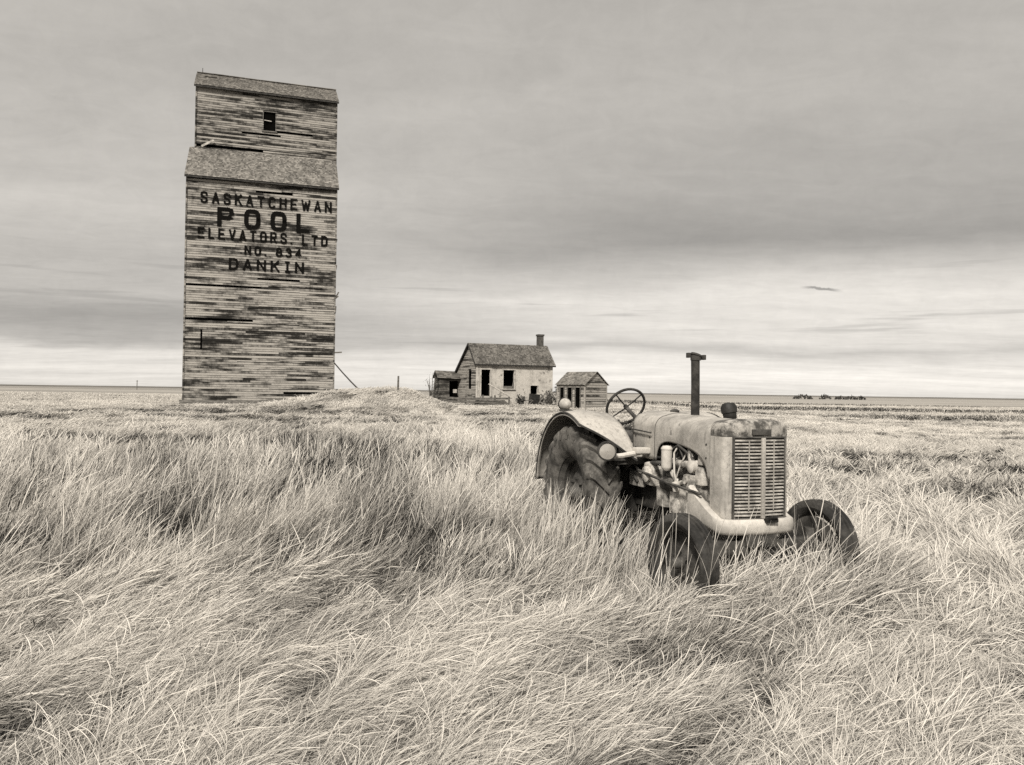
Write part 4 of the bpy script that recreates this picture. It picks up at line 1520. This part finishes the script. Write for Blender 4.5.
    sps = MB()
    sps.tube([(-2.25, 0, 1.12), (-2.5, 0, 1.2), (-2.62, 0, 1.275)], 0.03, 8)
    sps.build('seat_spring', M['iron'], so)

    # ---- steering wheel and levers
    c = Vector((-2.34, -.09, 1.715))
    axd = Vector((-.86, 0, .51)).normalized()
    sw = MB()
    u = axd.orthogonal().normalized(); vv = axd.cross(u)
    rim_p = [c + (u * math.cos(2 * math.pi * k / 36) + vv * math.sin(2 * math.pi * k / 36)) * .23 for k in range(36)]
    rings = []
    for k in range(36):
        d = (rim_p[k] - c).normalized()
        rings.append([rim_p[k] + (d * math.cos(2 * math.pi * q / 8) + axd * math.sin(2 * math.pi * q / 8)) * .0155 for q in range(8)])
    rings.append(rings[0])
    sw.ring_loft(rings, cap=False)
    swo = sw.build('steering_wheel', M['rust_dark'], t, smooth=60)
    sk = MB()
    for k in range(4):
        a_ = math.pi / 2 * k + .05
        d = u * math.cos(a_) + vv * math.sin(a_)
        sk.tube([c - axd * .02, c + d * .11 - axd * .012, c + d * .23], 0.008, 6)
    sk.lathe(c, axd, [(0.001, .02), (.025, .015), (.03, -.01), (.022, -.05), (0.001, -.05)], 16)
    sk.build('spokes', M['rust_dark'], swo, smooth=40)
    co = MB()
    co.tube([c - axd * .03, Vector((-1.86, 0, 1.40)), Vector((-1.74, 0, 1.28))], 0.022, 10)
    co.build('steering_column', M['iron'], t, smooth=40)
    lv2 = MB()
    lv2.tube([(-1.9, -.36, 1.14), (-1.9, -.37, 1.35), (-1.93, -.38, 1.58)], 0.013, 6)
    lv2.tube([(-1.72, -.30, 1.18), (-1.98, -.32, 1.38), (-2.1, -.34, 1.47)], 0.010, 6)
    lv2.tube([(-1.86, -.18, 1.17), (-1.92, -.2, 1.40)], 0.011, 6)
    lv2.build('lever', M['rust_dark'], t, smooth=40)
    th = MB()
    th.tube([(-1.94, -.285, 1.49), (-1.78, -.30, 1.49), (-1.32, -.312, 1.47)], 0.008, 6)
    th.box((-1.88, -.29, 1.49), (0.12, 0.03, 0.035), bev=.01)
    th.build('throttle_rod', M['rust_dark'], t, smooth=40)

    # ---- stacks
    ex = MB()
    eb = Vector((-1.0, .0, 1.60))
    ex.tube([eb, eb + Vector((0, 0, .35)), eb + Vector((0.0, -.005, .655))], [.043, .042, .043], 16)
    exo = ex.build('exhaust_pipe', M['rust_dark'], t, smooth=40)
    cp = MB()
    cp.cyl(eb + Vector((0, 0, .60)), eb + Vector((0, 0, .645)), 0.052, n=18)
    cp.cyl(eb + Vector((0, 0, .647)), eb + Vector((0, .006, .664)), 0.058, .052, n=18)
    cp.box(eb + Vector((0.03, .07, .63)), (0.05, 0.03, 0.05), bev=.006)
    cp.box(eb + Vector((-.02, -.07, .65)), (0.05, 0.03, 0.05), bev=.006)
    cp.build('rain_cap', M['rust_dark'], exo, smooth=40)
    ai = MB()
    ab = Vector((-.60, .14, 1.59))
    ai.tube([ab, ab + Vector((0, 0, .07))], .035, 14)
    ai.lathe(ab + Vector((-.01, 0, .06)), (-.12, -.1, 1), [(0.045, -.03), (.062, -.01), (.064, .04), (.074, .046), (.076, .1), (.056, .135), (0.001, .145)], 22)
    ai.build('air_precleaner', M['iron_dark'], t, smooth=40)
    return t


tractor()


# ------------------------------------------------------------------ grass
F2 = Vector((math.cos(T_ANG), math.sin(T_ANG)))
L2 = Vector((-math.sin(T_ANG), math.cos(T_ANG)))


def sample_fan(n, d0, d1, p, az0, az1):
    """positions in a fan round the camera, density falling as distance**-p"""
    u = rng.random(n)
    e = 2 - p
    if abs(e) < 1e-6:
        d = d0 * (d1 / d0) ** u
    else:
        d = (d0 ** e + u * (d1 ** e - d0 ** e)) ** (1 / e)
    a_ = az0 + (az1 - az0) * rng.random(n)
    return d * np.sin(a_), d * np.cos(a_), d


def clump(x, y, cell, seed):
    gx, gy = np.floor(x / cell), np.floor(y / cell)
    best = np.full(x.shape, 1e9)
    cx_ = np.zeros_like(x); cy_ = np.zeros_like(x); idr = np.zeros_like(x)
    for i in (-1, 0, 1):
        for j in (-1, 0, 1):
            ix, iy = (gx + i).astype(np.int64), (gy + j).astype(np.int64)
            px = (ix + _hash(ix, iy, seed)) * cell
            py = (iy + _hash(ix, iy, seed + 1)) * cell
            d = (px - x) ** 2 + (py - y) ** 2
            m = d < best
            best = np.where(m, d, best)
            cx_ = np.where(m, px, cx_); cy_ = np.where(m, py, cy_)
            idr = np.where(m, _hash(ix, iy, seed + 2), idr)
    return cx_, cy_, idr


def footprint_mask(x, y):
    keep = np.ones(x.shape, bool)
    for (O, A_, x0, x1, y0, y1) in ((EL_O, EL_A, -.15, EL_W + .1, -.15, EL_D), (HO, HA, -.1, 7.0, -.1, 5.1), (HO, HA, -3.0, 2.2, -1.9, 0)):
        c, s = math.cos(A_), math.sin(A_)
        lx = (x - O.x) * c + (y - O.y) * s
        ly = -(x - O.x) * s + (y - O.y) * c
        keep &= ~((lx > x0) & (lx < x1) & (ly > y0) & (ly < y1))
    return keep


def make_curves(name, P, rad, tone, mat):
    n, k = P.shape[0], P.shape[1]
    cu = bpy.data.hair_curves.new(name)
    cu.add_curves([k] * n)
    cu.attributes['position'].data.foreach_set('vector', P.astype(np.float32).ravel())
    ra = cu.attributes.get('radius') or cu.attributes.new('radius', 'FLOAT', 'POINT')
    ra.data.foreach_set('value', rad.astype(np.float32).ravel())
    ta = cu.attributes.new('tone', 'FLOAT', 'CURVE')
    ta.data.foreach_set('value', tone.astype(np.float32))
    cu.materials.append(mat)
    o = bpy.data.objects.new(name, cu)
    COL.objects.link(o)
    return o


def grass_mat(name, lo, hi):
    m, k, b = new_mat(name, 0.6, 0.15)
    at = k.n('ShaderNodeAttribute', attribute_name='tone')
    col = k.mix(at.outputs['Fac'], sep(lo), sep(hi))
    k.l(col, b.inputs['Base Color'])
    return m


def dry_grass(total):
    az = math.atan(512 / 800) + 0.13
    x1, y1, d1 = sample_fan(int(total * .27), 1.9, 9.0, 0.9, -az - .22, az + .22)
    x2, y2, d2 = sample_fan(int(total * .61), 8.0, 75.0, 1.6, -az - .06, az + .06)
    x3, y3, d3 = sample_fan(int(total * .12), 60.0, 190.0, 1.6, -az, az)
    x = np.concatenate([x1, x2, x3]); y = np.concatenate([y1, y2, y3])
    # tall seed stalks: thick beside the machine, thinner along the bank on the left
    ns = 430
    sa, sb = rng.normal(-1.15, .62, ns), rng.normal(-1.12, .22, ns)
    sc1, sc2 = rng.normal(.25, .3, ns // 8), rng.uniform(-.9, .9, ns // 8)
    sa, sb = np.concatenate([sa, sc1]), np.concatenate([sb, sc2])
    xs_ = TP.x + sa * F2.x + sb * L2.x
    ys_ = TP.y + sa * F2.y + sb * L2.y
    xb, yb, _ = sample_fan(2600, 8.0, 20.0, 1.2, -az, 0.05)
    xs_, ys_ = np.concatenate([xs_, xb]), np.concatenate([ys_, yb])
    nst = xs_.size
    x, y = np.concatenate([x, xs_]), np.concatenate([y, ys_])
    stalk = np.zeros(x.size, bool)
    stalk[-nst:] = True
    keep = footprint_mask(x, y)
    x, y, stalk = x[keep], y[keep], stalk[keep]
    d = np.hypot(x, y)
    n = x.size
    # tractor frame
    tx = (x - TP.x) * F2.x + (y - TP.y) * F2.y
    ty = (x - TP.x) * L2.x + (y - TP.y) * L2.y
    # where the grass stands and where the wind has laid it
    patch = fbm(x * 0.33, y * 0.33, 41)
    stand = S(d + (patch - .5) * 5, 7.2, 9.2) * (1 - 0.75 * S(d, 14, 34)) * (1 - 0.6 * S(x, 1.5, 5.0))
    neart = np.exp(-((tx + 1.3) / 1.2) ** 2 - ((ty + 1.05) / .42) ** 2)
    infront = np.exp(-((tx - .3) / .7) ** 2 - (ty / 1.1) ** 2)
    stand = np.clip(np.maximum(np.maximum(stand, neart * .5), infront * .3), 0, 1)
    # swathes drawn out along the wind
    wa = R(40)
    u = x * math.cos(wa) + y * math.sin(wa)
    v = -x * math.sin(wa) + y * math.cos(wa)
    swirl = fbm(x * 0.35, y * 0.35, 61, 2) - 0.5
    u2, v2 = u + swirl * 1.2, v + swirl * 2.0
    k1 = 0.115 * np.clip(d / 6, 1, 4)
    q = np.round(np.log2(np.clip(d / 6, 1, 8)))         # lock size grows with distance in steps
    cxa, cya, ida = np.zeros(n), np.zeros(n), np.zeros(n)
    edge = np.zeros(n)
    for lev in range(4):
        mk = q == lev
        if not mk.any(): continue
        cs = 0.13 * 2 ** lev
        a_, b_, c_ = clump(u2[mk] / 2.3, v2[mk], cs, 3 + lev)
        cxa[mk], cya[mk], ida[mk] = a_ * 2.3, b_, c_
        edge[mk] = np.hypot(u2[mk] / 2.3 - a_, v2[mk] - b_) / cs
    cub, cvb, idb = clump(u2 / 2.2, v2, 0.45, 18)
    edgeb = np.hypot(u2 / 2.2 - cub, v2 - cvb) / 0.45
    dlu, dlv = (cxa - u2), (cya - v2)
    pux = dlu * math.cos(wa) - dlv * math.sin(wa)
    puy = dlu * math.sin(wa) + dlv * math.cos(wa)
    phi = wa + R(26) * S(x, .5, 4.5) * (1 - S(d, 8, 16)) + swirl * 1.7 + (ida - .5) * 1.1 + (idb - .5) * 0.8 + rng.normal(0, 0.38, n)
    L = (0.30 + 0.26 * rng.random(n)) * (0.7 + 0.6 * idb) * (0.75 + .5 * ida)
    L = L * (1 - (.42 - .3 * S(d, 15, 30)) * S(edge, .25, .8)) * (1 - .38 * S(edgeb, .35, .85) * (1 - S(d, 18, 35)))
    L = L * (1 + 0.75 * stand) * (1 - .5 * S(d, 15, 42))
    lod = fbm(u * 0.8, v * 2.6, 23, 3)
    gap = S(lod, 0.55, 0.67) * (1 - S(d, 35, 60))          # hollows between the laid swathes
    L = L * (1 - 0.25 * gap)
    # keep stems out from between the engine and the seat, and low in front of the wheels
    under = (np.abs(ty) < .5) & (tx > -2.9) & (tx < -.1)
    L = np.where(under, L * .6, L)
    front = np.exp(-((tx - .45) / .65) ** 2 - (ty / 1.25) ** 4)
    L = L * (1 + .55 * front)
    L = L * (1 - .35 * neart)
    low = rng.random(n) < .46 + .14 * stand - .42 * S(d, 18, 34)                     # dead under-layer, toned dark to paint the shade between tufts
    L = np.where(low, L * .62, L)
    a0 = R(14) + (1 - stand) * (R(32) + R(14) * (d < 4.5)) + rng.normal(0, 0.24, n)
    a1 = R(46) + (1 - stand) * (R(44) + (idb - .5) * R(40)) + rng.normal(0, 0.34, n)
    L = np.where(stalk, .5 + .55 * rng.random(n), L)
    a0 = np.where(stalk, rng.normal(.06, .1, n), a0)
    a1 = np.where(stalk, rng.normal(.45, .3, n), a1)
    k = 6
    ts = np.linspace(0, 1, k)
    P = np.zeros((n, k, 3), np.float32)
    P[:, 0, 0] = x; P[:, 0, 1] = y
    P[:, 0, 2] = height(x, y) - 0.02
    px, py, pz = x.copy(), y.copy(), P[:, 0, 2].astype(float)
    wob = rng.normal(0, 0.35, n)
    for i in range(1, k):
        t = (i - .5) / (k - 1)
        ang = a0 + (a1 - a0) * t ** 0.8
        ph = phi + wob * t * 2
        st = L / (k - 1)
        px = px + np.sin(ang) * np.cos(ph) * st
        py = py + np.sin(ang) * np.sin(ph) * st
        pz = pz + np.cos(ang) * st
        pull = np.where(stalk, 0.0, 0.22 * t * (1 - .4 * stand))
        P[:, i, 0] = px + pux * pull
        P[:, i, 1] = py + puy * pull
        P[:, i, 2] = pz
    g = height(P[:, :, 0].astype(float), P[:, :, 1].astype(float))
    P[:, :, 2] = np.maximum(P[:, :, 2], g + 0.015)
    r0 = 0.00122 * np.maximum(0.62, d / 5.6) ** 0.82 * (0.7 + .6 * rng.random(n))
    head = rng.random(n) < 0.35
    prof = np.array([1.0, 1.0, .9, .75, .6, .15])
    profh = np.array([.9, .8, .7, .9, 2.3, .6])
    rad = r0[:, None] * np.where(head[:, None], profh[None], prof[None])
    far_ = S(d, 15, 30)
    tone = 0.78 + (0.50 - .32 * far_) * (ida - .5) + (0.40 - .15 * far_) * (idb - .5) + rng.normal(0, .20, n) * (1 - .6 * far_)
    tone = tone + 0.3 * (fbm(x * .11, y * .11, 77) - .5) - 0.50 * gap - .12 * stand * (d < 30) - (.35 - .2 * far_) * S(edge, .35, .85)  # shade of hollows and lock edges put into the blade tone
    # scattered dark weeds
    weed = S(fbm(x * .25, y * .6, 91), 0.60, 0.74) * S(d, 9, 14) * (1 - .45 * S(d, 30, 50))
    band = S(y, 94, 99) * (1 - S(y, 108, 114)) * S(x, 2, 14) + .8 * S(y, 150, 154) * (1 - S(y, 162, 168)) * S(x, 10, 30)
    band = band * S(fbm(x * .05, y * .12, 13, 3), .34, .56)
    band = band + .8 * S(y, 56, 62) * (1 - S(y, 72, 80)) * S(x, 10, 22) * S(fbm(x * .09, y * .2, 33), .42, .55)
    weed = np.clip(weed + band, 0, 1)
    tone = tone - weed * 0.75 * (rng.random(n) < .8)
    P[:, :, 2] += ((band * .3)[:, None] * np.linspace(0, 1, k)[None, :])
    pk = S(fbm(x * 1.0 + y * .25, y * .55, 57, 3), .50, .63) * np.clip(stand * 1.3, 0, 1) * S(d, 7, 9)
    tone = tone - .55 * pk  # pockets of shade in the standing grass, painted as darker blades
    tone = np.where(low, tone * .35 - .12, tone)  # under-layer darkened as painted gap shade
    tone = np.where(stalk, rng.uniform(.6, 1.0, n), tone)
    tone = np.clip(tone, 0.0, 1.0)
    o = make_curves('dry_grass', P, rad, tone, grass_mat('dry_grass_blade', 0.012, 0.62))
    tag(o, 'long pale dry prairie grass bent over by the wind', 'grass', kind='stuff')
    return o


dry_grass(2000000)
